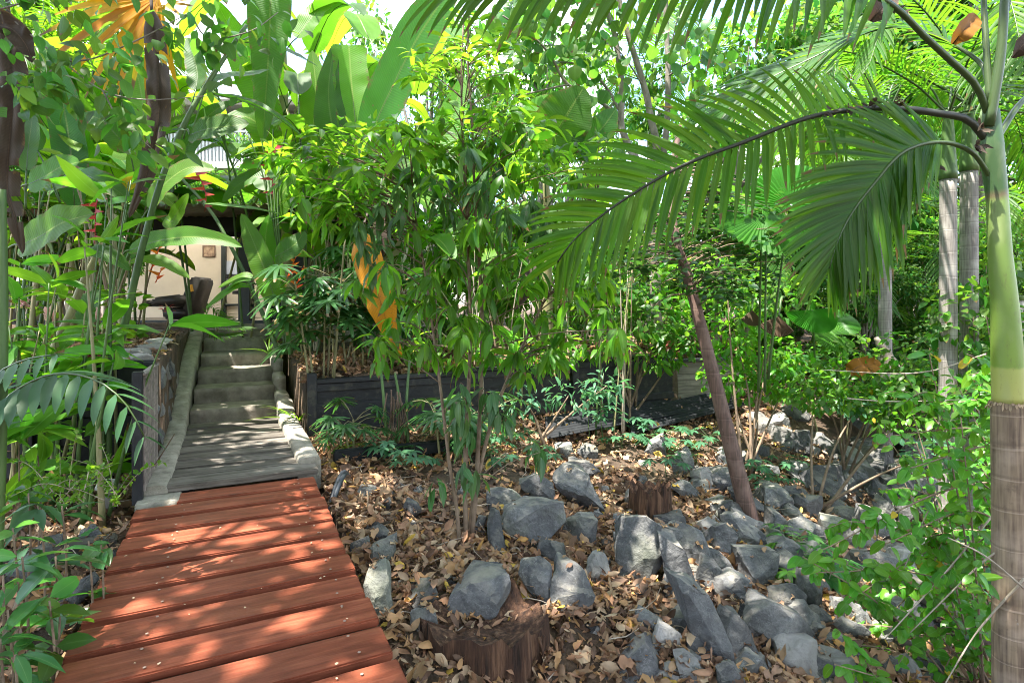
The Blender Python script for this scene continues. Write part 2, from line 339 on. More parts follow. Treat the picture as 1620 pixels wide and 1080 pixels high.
# ------------------------------------------------------------------ ground
def sm(a, b, x):
    t = np.clip((x-a)/(b-a), 0, 1); return t*t*(3-2*t)
def gz(u, v):
    u = np.asarray(u, float); v = np.asarray(v, float)
    q = np.clip(7-u, -1, 6)
    low = -.08-.05*q-.0225*q*np.clip(v-.7, 0, 6)
    low = low-.10*np.clip(v-2.2, 0, 6)**1.1*sm(7.5, 4.5, u)
    bedR = .60+.05*np.clip(u-7, 0, 6)
    rampR = low*sm(8.5, 6.5, u)+(.05+.10*np.clip(u-7, 0, 9))*(1-sm(8.5, 6.5, u))
    right = np.where(u < 7.04, low, np.where(v < 6.35, bedR, rampR))
    right = np.where((u >= 7.04) & (v >= 6.35), rampR, right)
    lowL = -.12-.03*np.clip(6.2-u, -1, 6)-.09*np.clip(-v-1.2, 0, 4)
    bedL = .86+.045*np.clip(u-6.2, 0, 6)
    left = np.where(u < 6.22, lowL, bedL)
    mid = np.where(u < 8.0, -.32, np.where(u < 10.2, -.1, .9))
    z = np.where(v > .72, right, np.where(v < -.70, left, mid))
    # far ground, levelled
    z = z-.50*np.exp(-((u-2.15)/.5)**2-((v-1.35)/.6)**2)*(v > .72)
    far = sm(13, 22, np.hypot(u, v)); z = z*(1-far)+1.0*far
    back = sm(.5, -1.5, u); z = z*(1-back)-.4*back
    n = .045*np.sin(u*2.3+v*1.1)*np.sin(v*1.9-u*.7)+.03*np.sin(u*5.1+1.3*v)*np.sin(v*4.7+2)+.014*np.sin(u*11+v*3)*np.sin(v*13-u*4)
    return z+n*np.where(np.abs(v) < .72, 0, 1)
def G(x, y): u, v = uvof(x, y); return float(gz(u, v))
def axis(fine0, fine1, st, lim, extra=()):
    a = list(np.arange(fine0, fine1+1e-6, st)); s = st; x = fine1
    while x < lim: s *= 1.25; x += s; a.append(x)
    s = st; x = fine0
    while x > -lim: s *= 1.25; x -= s; a.insert(0, x)
    return np.array(sorted(set(a) | set(extra)))
ua = axis(0.0, 12.0, .07, 900, (7.03, 7.05, 6.21, 6.23)); va = axis(-5.5, 8.0, .07, 900, (-.71, -.69, .71, .73, 6.34, 6.36))
UU, VV = np.meshgrid(ua, va, indexing='ij'); ZZ = gz(UU, VV)
mb = MB(); nu, nv = UU.shape
XX = -.435*UU+.9*VV; YY = .9*UU+.435*VV
i = np.arange(nu-1)[:, None]*nv; j = np.arange(nv-1)[None]
mb.add(np.stack([XX, YY, ZZ], -1).reshape(-1, 3), np.stack([i+j, i+nv+j, i+nv+j+1, i+j+1], -1).reshape(-1, 4)[:, ::-1])
g = mb.build('ground', M['soil']); tag(g, 'bare brown soil of the sloping garden', kind='structure')
def ray(px, py, lo=1.2, hi=14):
    """depth at which the sight line meets the ground"""
    prev = lo
    for D in np.arange(lo, hi, .02):
        p = P(px, py, D)
        if p.z < G(p.x, p.y): return D
    return hi

# ------------------------------------------------------------------ red footbridge
def UV(u, v, z): x, y = xy(u, v); return Vector((x, y, z))
deck = empty('footbridge', UV(3.0, 0, 0), 'red stained timber plank footbridge with pale fallen petals on it', 'footbridge')
L0 = 1.274; PW = .228; PITCH = .2855
pl = boxm('plank', (L0, PW, .042), .007, 2)
pl_short = boxm('plank_short', (1.02, PW, .042), .007, 2)
sc_me = bpy.data.meshes.new('screw'); bm = bmesh.new(); bmesh.ops.create_uvsphere(bm, u_segments=8, v_segments=5, radius=.0075); bmesh.ops.scale(bm, vec=(1, 1, .4), verts=bm.verts); bm.to_mesh(sc_me); bm.free()
u = 5.25-PW/2; k = 0
while u > .9:
    short = (k == 0)
    lo = -.665+random.uniform(-.008, .008); hi = lo+L0
    cen = (lo+hi)/2+(.127 if short else 0)
    p = put('plank', pl_short if short else pl, deck, UV(u, cen, -.0275+random.uniform(-.003, .003)), (random.uniform(-.006, .006), 0, AZ+random.uniform(-.004, .004)), M['deck'])
    for vv in (-.36, .47):
        for du in (-.07, .07):
            if short and vv < -.3: continue
            put('screw', sc_me, p, UV(u+du+random.uniform(-.012, .012), vv+random.uniform(-.02, .02), .0015), mat=M['screw'])
    u -= PITCH; k += 1
for vv in (-.5, .0, .5):
    put('joist', boxm('joist', (4.5, .09, .14), .005), deck, UV(3.0, vv, -.13), (0, 0, AZ+math.pi/2), M['black_timber'])
mb = MB()
for _ in range(55):
    u = random.uniform(1.4, 5.1); v = random.choice([random.gauss(-.3, .13), random.gauss(.43, .08), random.uniform(-.6, .58)])
    if abs(((5.25-u) % PITCH)-.0) < .03 or not -.64 < v < .58: continue
    r = random.uniform(.004, .0085); c = np.array(UV(u, v, .004)); a0 = random.random()*6
    ring = [c+np.array([math.cos(a0+q*math.pi/3)*r*random.uniform(.7, 1.2), math.sin(a0+q*math.pi/3)*r, random.uniform(-.001, .003)]) for q in range(6)]
    mb.add([c+np.array([0, 0, .004])]+ring, [[0, 1, 2, 3], [0, 3, 4, 5], [0, 5, 6, 1]])
tag(mb.build('petal_litter', M['petal']), 'tiny cream petals scattered on the red planks', kind='stuff')

# ------------------------------------------------------------------ old grey boardwalk
old = empty('old_boardwalk', UV(6.6, 0, 0), 'weathered grey timber boards between the red bridge and the concrete steps', 'boardwalk')
bd = boxm('board', (1.06, .238, .035), .008, 2); bd0 = boxm('board_wide', (1.36, .255, .05), .008, 2)
for k in range(9):
    u = 5.42+k*.285
    put('board', bd0 if k == 0 else bd, old, UV(u, (-.03 if k == 0 else -.0), .018+k*.002+random.uniform(-.004, .004)), (random.uniform(-.01, .01), random.uniform(-.004, .004), AZ+random.uniform(-.008, .008)), M['grey_timber'])
for vv in (-.4, .4): put('bearer', boxm('bearer', (2.4, .09, .18), .004), old, UV(6.6, vv, -.12), (0, 0, AZ+math.pi/2), M['black_timber'])

# ------------------------------------------------------------------ concrete steps
st = empty('concrete_steps', UV(8.2, -.02, 0), 'flight of rough concrete garden steps with sunlit treads leading up to the house', 'steps')
U0 = 7.98; RUN = .56; RISE = .19
def slab(name, u0, u1, v0, v1, z0, z1, mat, parent, bev=.005, wob=.002, sub=True):
    bm = bmesh.new(); bmesh.ops.create_cube(bm, size=1)
    bmesh.ops.scale(bm, vec=(v1-v0, u1-u0, z1-z0), verts=bm.verts)
    bmesh.ops.bevel(bm, geom=bm.edges[:], offset=bev, segments=2, affect='EDGES')
    bmesh.ops.subdivide_edges(bm, edges=[e for e in bm.edges if e.calc_length() > .15], cuts=5, use_grid_fill=True)
    for v in bm.verts: v.co += Vector(noise.noise_vector(v.co*5+Vector((u0*3, z1*7, v0))))*wob
    me = bpy.data.meshes.new(name); bm.to_mesh(me); bm.free()
    me.polygons.foreach_set('use_smooth', [True]*len(me.polygons))
    return put(name, me, parent, UV((u0+u1)/2, (v0+v1)/2, (z0+z1)/2), (0, 0, AZ), mat)
slab('landing', 7.72, U0+.02, -.53, .5, -.2, .035, M['concrete'], st)
for k in range(5):
    u0 = U0+k*RUN*.97
    slab('step', u0, u0+RUN+.06, -.52+.012*k, .485-.012*k, RISE*k-.14, RISE*(k+1), M['concrete'], st)
slab('landing', U0+5*RUN*.97, U0+5*RUN*.97+1.6, -1.6, 1.3, .7, 1.07, M['concrete'], st)
slab('kerb_foot', 5.06, 5.285, -.69, -.40, -.25, -.004, M['kerb'], st)
def kerb(pts, w, parent, mat, name='kerb', h=.22, seed=0):
    """rough sloping kerb through (u, v, z) top centre points"""
    C = catmull(pts, 46); mb = MB(); n = len(C)
    prof = [(-.5, -1), (-.5, -.12), (-.42, -.02), (-.15, .0), (.15, .0), (.42, -.02), (.5, -.12), (.5, -1)]
    V = []
    for i, c in enumerate(C):
        ww = w*(1+.08*noise.noise(Vector((i*.16, seed, 0))))
        for a, b in prof:
            x, y = xy(c[0], c[1]+a*ww); V.append((x, y, c[2]+b*h+.008*noise.noise(Vector((i*.35, a*3, seed)))))
    m = len(prof); i = np.arange(n-1)[:, None]*m; j = np.arange(m-1)[None]
    mb.add(V, np.stack([i+j, i+j+1, i+m+j+1, i+m+j], -1).reshape(-1, 4))
    mb.add(V[:8], [[0, 1, 6, 7], [1, 2, 5, 6], [2, 3, 4, 5]])
    return mb.build(name, mat, parent)
kerb([(5.28, -.60, .065), (6.3, -.60, .07), (7.3, -.62, .11), (8.05, -.63, .28), (9.0, -.63, .62), (10.0, -.6, .95), (10.6, -.6, 1.06)], .2, st, M['kerb'], seed=1, h=.34)
kerb([(5.5, .60, .1), (6.3, .59, .11), (7.3, .56, .15), (8.0, .56, .27)], .2, st, M['kerb'], seed=4, h=.3)
for k in range(4): slab('kerb_block', 8.0+k*.55, 8.56+k*.55, .46, .62, .0+.19*k, .31+.19*k, M['kerb'], st, bev=.018, wob=.007)

# ------------------------------------------------------------------ dark planter walls
pm = empty('retaining_wall', UV(7.0, 2.5, 0), 'long low charcoal boarded planter wall behind the thin central tree', 'retaining wall')
zb = lambda v: gz(6.9, max(v, .75))-.1
for k, (a, b, zt) in enumerate([(.78, 2.55, .60), (2.55, 4.35, .64), (4.35, 6.2, .70)]):
    n = int((b-a)/.145)
    for q in range(3):
        put('board', boxm('wall_board', (b-a-.006, .03, .2165), .002), pm, UV(7.0+.002*k, (a+b)/2, zt-.16-q*.218), (0, 0, AZ), M['charcoal'])
    put('capping', boxm('capping', (b-a+.02, .14, .05), .006), pm, UV(6.985+.003*k, (a+b)/2, zt+.0), (0, 0, AZ), M['charcoal'])
    put('rail', boxm('rail', (b-a-.02, .04, .09), .005), pm, UV(6.96, (a+b)/2, zt-.075), (0, 0, AZ), M['charcoal'])
    put('rail', boxm('rail', (b-a-.02, .04, .10), .005), pm, UV(6.96, (a+b)/2, zt-.62), (0, 0, AZ), M['charcoal'])
for v in (.78, 4.35):
    put('post', boxm('post', (.1, .1, 1.0), .006), pm, UV(6.95, v, .2), (0, 0, AZ), M['charcoal'])
pr = empty('retaining_wall', UV(7.0, 6.25, 0), 'pale weathered boarded end section of the low planter wall on the right', 'retaining wall')
for q in range(3): put('board', boxm('wall_board', (1.5, .03, .2), .004), pr, UV(7.1, 6.99, .46-q*.204), (0, 0, AZ-.1), M['screen_timber'])
put('capping', boxm('capping', (1.55, .12, .05), .005), pr, UV(7.09, 6.99, .585), (0, 0, AZ-.1), M['black_timber'])

lw = empty('retaining_wall', UV(6.18, -1.6, 0), 'black horizontal board planter wall behind the left garden plants', 'retaining wall')
for q in range(4):
    put('board', boxm('wall_board', (3.9, .035, .225), .005), lw, UV(6.18, -2.63, .845-q*.234), (0, 0, AZ), M['black_timber'])
for v in (-.72, -1.6, -2.5, -3.4): put('post', boxm('post', (.09, .09, 1.15), .005), lw, UV(6.13, v, .40), (0, 0, AZ), M['black_timber'])
put('capping', boxm('capping', (3.9, .12, .035), .004), lw, UV(6.17, -2.63, .975), (0, 0, AZ), M['black_timber'])

sp = empty('slatted_screen', UV(5.65, -.66, 0), 'narrow slatted timber screen panel with black front post beside the grey boards', 'screen')
n = 9
for k in range(n):
    put('slat', boxm('slat', (.082, .022, .90), .004), sp, UV(5.27+k*.091, -.655, .49+.003*k), (0, 0, AZ+math.pi/2+.03), M['screen_timber'])
put('post', boxm('post', (.07, .07, 1.02), .005), sp, UV(5.21, -.69, .47), (0, 0, AZ), M['black_timber'])
for z in (.15, .82): put('rail', boxm('rail', (.86, .03, .07), .004), sp, UV(5.63, -.685, z), (0, 0, AZ+math.pi/2), M['black_timber'])
put('capping', boxm('capping', (.86, .05, .018), .003), sp, UV(5.63, -.66, .955), (0, 0, AZ+math.pi/2), M['screen_timber'])

# ------------------------------------------------------------------ house pavilion
hs = empty('house', (-5.0, 11.0, 1.07), 'beige walled garden room with dark frames and corrugated verandah roof', 'house')
FZ = 1.14
def box(name, x0, x1, y0, y1, z0, z1, mat, parent, bev=.006, rot=(0, 0, 0)):
    return put(name, boxm(name, (x1-x0, y1-y0, z1-z0), bev), parent, ((x0+x1)/2, (y0+y1)/2, (z0+z1)/2), rot, mat)
box('floor_slab', -11, -2.2, 10.25, 16.2, .6, FZ-.01, M['concrete'], hs)
box('wall', -11.0, -2.4, 15.3, 15.5, FZ, 3.295, M['wall'], hs)
box('wall', -2.4, -2.2, 11.4, 15.5, FZ, 3.28, M['wall'], hs)
box('wall', -4.35, -2.4, 11.25, 11.35, FZ, 3.16, M['wall'], hs)
box('added_light_panel', -11.2, -2.1, 12.32, 15.6, 3.3, 3.315, M['added_light_panel'], hs)  # added translucent roof panel that brightens the room below
box('sill', -9.5, -2.3, 10.9, 11.05, FZ-.03, FZ+.05, M['dark_metal'], hs)
xp = (391-810)/F*11.0
box('post', xp-.11, xp+.11, 10.86, 11.08, FZ+.05, 3.13, M['dark_metal'], hs)
box('post', xp+.42, xp+.5, 10.9, 11.0, FZ+.05, 3.1, M['dark_metal'], hs)
box('post', -8.4, -8.2, 10.86, 11.08, FZ+.05, 3.1, M['dark_metal'], hs)
box('rail', xp+.11, xp+1.0, 10.95, 11.0, FZ+.3, FZ+.36, M['dark_metal'], hs)
put('beam', boxm('beam', (8.6, .12, .3), .01), hs, (-6.2, 10.85, 3.02), (0, .02, 0), M['dark_metal'])
put('gutter', boxm('gutter', (8.6, .1, .09), .01), hs, (-6.2, 10.72, 2.83), (0, .02, 0), M['iron'])
mb = MB()   # corrugated verandah roof
xs = np.linspace(-10.6, -2.0, 430)
V = []
for (y, z) in ((8.9, 3.05), (10.8, 3.18), (12.3, 3.26)):
    for x in xs: V.append((x, y, z+.03*math.sin(x*2*math.pi/.17)))
n = len(xs); ii = np.arange(2)[:, None]*n; jj = np.arange(n-1)[None]
mb.add(V, np.stack([ii+jj, ii+jj+1, ii+n+jj+1, ii+n+jj], -1).reshape(-1, 4)); mb.build('roof', M['roof'], hs)
# window opening in the rear wall: frame, glass, pale blind
xw = lambda px, D=15.2: (px-810)/F*D
wz = lambda py, D=15.2: H-(py-481)/F*D
wf = put('window', boxm('window', 0, .01, boxes=[((.12, .08, 3.0), (0, 0, 0)), ((1.3, .08, .08), (.6, 0, 1.1)), ((1.3, .08, .06), (.6, 0, -.62)), ((.07, .08, 1.7), (1.22, 0, .25))]), hs, (xw(353), 15.24, 2.1), mat=M['dark_metal'])
put('pane', boxm('pane', (.62, .02, .7), .002), wf, (xw(373), 15.27, wz(433)), mat=M['blind'])
put('mullion', boxm('mullion', (.62, .04, .12), .003), wf, (xw(373), 15.25, wz(437)), mat=M['iron'])
put('door', boxm('door', (.7, .05, 2.1), .006), hs, (xp+.75, 11.18, FZ+1.1), mat=M['dark_metal'])

# recliner
D = 14.0; ax = (295-810)/F*D
ch = empty('recliner', (ax, D, FZ), 'dark brown leather recliner armchair with a yellow patch on the garden room floor', 'armchair')
def soft(name, outline, thick, x, y, z, rot=0):
    me = prismm(name, outline, thick, .05)
    me.polygons.foreach_set('use_smooth', [True]*len(me.polygons))
    return put(name, me, ch, (x, y, z), (0, 0, rot), M['leather'])
soft('backrest', [(.0, .42), (.22, .98), (.3, 1.03), (.5, 1.0), (.54, .92), (.36, .36), (.34, .1), (.12, .1)], .6, ax, D-.29, FZ)
soft('seat', [(-.75, .3), (-.72, .47), (.05, .5), (.1, .28)], .55, ax, D-.27, FZ)
soft('armrest', [(-.5, .3), (-.62, .42), (-.55, .52), (.1, .6), (.26, .52), (.22, .32)], .13, ax, D-.46, FZ)
soft('armrest', [(-.5, .3), (-.62, .42), (-.55, .52), (.1, .6), (.26, .52), (.22, .32)], .13, ax, D+.33, FZ)
soft('base', [(-.42, .0), (-.46, .28), (.25, .28), (.3, .05), (.22, .0)], .56, ax, D-.28, FZ)
soft('footrest', [(-1.0, .3), (-1.0, .42), (-.72, .47), (-.7, .3)], .5, ax, D-.25, FZ)
put('patch', boxm('patch', (.12, .012, .17), .004), ch, (ax+.27, D-.30, FZ+.74), (0, -.2, 0), M['yellow_cloth'])

# bar stool
D = 13.6; bx = (382-810)/F*D
bs = empty('bar_stool', (bx, D, FZ), 'black round seated bar stool on a slim metal stem inside the room', 'stool')
mb = MB(); tube(mb, [(bx, D, FZ+.03), (bx, D, FZ+.62)], .028, .024, sides=10); mb.build('stem', M['chrome'], bs)
def disc(name, r, z0, z1, mat, r1=None):
    mb = MB(); tube(mb, [(bx, D, z0), (bx, D, (z0+z1)/2), (bx, D, z1)], r, r1 or r, n=4, sides=24); return mb.build(name, mat, bs)
disc('base', .19, FZ, FZ+.03, M['chrome'], .15); disc('seat', .2, FZ+.6, FZ+.68, M['leather'])
mb = MB(); tube(mb, [(bx+.22*math.cos(a), D+.2*math.sin(a), FZ+.82) for a in np.linspace(math.pi*.05, math.pi*1.6, 12)], .03, sides=8); mb.build('backrest', M['leather'], bs)
mb = MB(); tube(mb, [(bx+.13*math.cos(a), D+.13*math.sin(a), FZ+.3) for a in np.linspace(0, 6.2, 14)], .012, sides=6); mb.build('footring', M['chrome'], bs)

# framed picture on the rear wall
pc = empty('picture', (xw(328.5), 15.28, wz(397)), 'small square framed brown picture hanging on the beige wall', 'picture')
put('frame', boxm('frame', 0, .004, boxes=[((.34, .03, .03), (0, 0, .14)), ((.34, .03, .03), (0, 0, -.14)), ((.03, .03, .25), (-.155, 0, 0)), ((.03, .03, .25), (.155, 0, 0))]), pc, (xw(328.5), 15.265, wz(397)), mat=M['bark'])
put('canvas', boxm('canvas', (.28, .012, .25), .002), pc, (xw(328.5), 15.27, wz(397)), mat=surf_mat('canvas', [(.35, (.1, .06, .04)), (.5, (.3, .2, .13)), (.7, (.45, .33, .22))], 9, rnd=0))

# upper house behind
uh = empty('house', (-9, 19, 1), 'pale two storey house with slatted balcony rail high behind the garden room', 'house')
box('wall', -13.0, -6.3, 20.0, 24, 1.0, 8.0, M['white_wall'], uh)
box('balcony_floor', -11.5, -6.4, 18.2, 20.0, 5.85, 6.05, M['white_wall'], uh)
put('roof', boxm('roof', (8.2, 6.6, .22), .02), uh, (-9.3, 21.2, 8.7), (math.radians(14), 0, 0), M['roof'])
box('handrail', -11.5, -6.4, 18.24, 18.32, 7.0, 7.08, M['white_plastic'], uh)
bal = boxm('baluster', (.05, .04, .92), .004)
for k in range(44): put('baluster', bal, uh, (-11.4+k*.114, 18.28, 6.52), mat=M['white_plastic'])
for k in range(14): put('louvre', boxm('louvre', (3.2, .06, .1), .006), uh, (-7.9, 19.94, 6.7+k*.14), (.5, 0, 0), M['grey_plastic'])
# ------------------------------------------------------------------ rocks
def rock_mesh(name, outline, thick, seed, back=.7, drop=.0, rough=.05, cuts=2):
    """outline: front face points (x, z) in metres; hull with a shrunken back outline, then chipped by flat cuts"""
    R = random.Random(seed); bm = bmesh.new(); pts = []
    w = max(p[0] for p in outline)-min(p[0] for p in outline); h = max(p[1] for p in outline)-min(p[1] for p in outline)
    tilt = R.uniform(.1, .6)
    for x, z in outline:
        pts.append((x, R.uniform(-.1, .1)*thick+tilt*z*.8, z))
        if R.random() < .7: pts.append((x*back+R.uniform(-.12, .12)*w, thick*R.uniform(.7, 1.1)+tilt*z*.5, z*back+R.uniform(-.05, .14)*h-drop))
    pts.append((R.uniform(-.25, .25)*w, -.3*thick, R.uniform(-.25, .25)*h))
    vs = [bm.verts.new(p) for p in pts]
    bmesh.ops.convex_hull(bm, input=vs)
    bmesh.ops.delete(bm, geom=[v for v in bm.verts if not v.link_faces], context='VERTS')
    for _ in range(R.randint(5, 8)):
        nn = Vector((R.gauss(0, .7), R.gauss(-.55, .6), R.gauss(.15, .7))).normalized()
        sup = max(v.co.dot(nn) for v in bm.verts); low = min(v.co.dot(nn) for v in bm.verts)
        d = sup-(sup-low)*R.uniform(.04, .17)
        r = bmesh.ops.bisect_plane(bm, geom=bm.verts[:]+bm.edges[:]+bm.faces[:], plane_co=nn*d, plane_no=nn, clear_outer=True)
        ed = [e for e in r['geom_cut'] if isinstance(e, bmesh.types.BMEdge)]
        if ed: bmesh.ops.holes_fill(bm, edges=ed, sides=0)
    bmesh.ops.remove_doubles(bm, verts=bm.verts[:], dist=.006)
    bmesh.ops.bevel(bm, geom=bm.edges[:], offset=.003+.012*min(w, h), segments=1, affect='EDGES', clamp_overlap=True)
    bmesh.ops.triangulate(bm, faces=bm.faces[:])
    ln = max(w, h)/9
    for _ in range(cuts+1):
        es = [e for e in bm.edges if e.calc_length() > ln]
        if es: bmesh.ops.subdivide_edges(bm, edges=es, cuts=1)
        bmesh.ops.triangulate(bm, faces=bm.faces[:])
    s = Vector((seed*3.1, seed*1.7, 0)); sc = 1/max(w, h)
    for v in bm.verts:
        q = v.co*sc
        st = noise.noise(q*3+s); st = math.floor(st*3)/3          # stepped chips
        v.co += v.normal*(st*.045*max(w, h)) + Vector(noise.noise_vector(q*9+s))*.014*max(w, h)
    bmesh.ops.recalc_face_normals(bm, faces=bm.faces[:])
    me = bpy.data.meshes.new(name); bm.to_mesh(me); bm.free(); return me
def rock(px, py, w, h, label, shape=None, pale=False, D=None, thick=None, group=None, seed=None, lift=0, RS=1.12):
    if px > 1040 and RS > 1.1: RS *= 1.14
    D = D or ray(px, py+h*.36)
    seed = seed if seed is not None else int(px*7+py)
    R = random.Random(seed); s = D/F; w *= RS; h *= RS; lift -= h*.05
    if shape is None:
        n = R.randint(4, 6); a0 = R.random()*6
        shape = []
        for k in range(n):
            a = a0+k*2*math.pi/n+R.uniform(-.4, .4); r = R.uniform(.7, 1.15)
            shape.append((math.cos(a)*r, math.sin(a)*r))
        mx = max(abs(x) for x, _ in shape); mz = max(abs(z) for _, z in shape)
        shape = [(x/mx*.5, z/mz*.5) for x, z in shape]
    out = [(x*w*s, z*h*s) for x, z in shape]
    me = rock_mesh('rock', out, thick or max(w, h)*s*R.uniform(.55, .8), seed)
    c = P(px, py-lift, D)
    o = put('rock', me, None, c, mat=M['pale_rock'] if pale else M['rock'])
    return tag(o, label, 'rock', group)
tri = [(-.25, .45), (.0, .5), (.5, .28), (.38, -.05), (.05, -.42), (-.2, -.5), (-.42, -.3), (-.35, .1)]
slab_ = [(-.45, .5), (.1, .3), (.5, -.1), (.45, -.5), (.0, -.48), (-.3, -.1)]
block = [(-.5, .1), (-.3, .42), (.45, .5), (.5, .0), (.05, -.5), (-.35, -.2)]
wedge = [(-.5, -.45), (-.3, .05), (.3, .5), (.5, .1), (.3, -.4)]
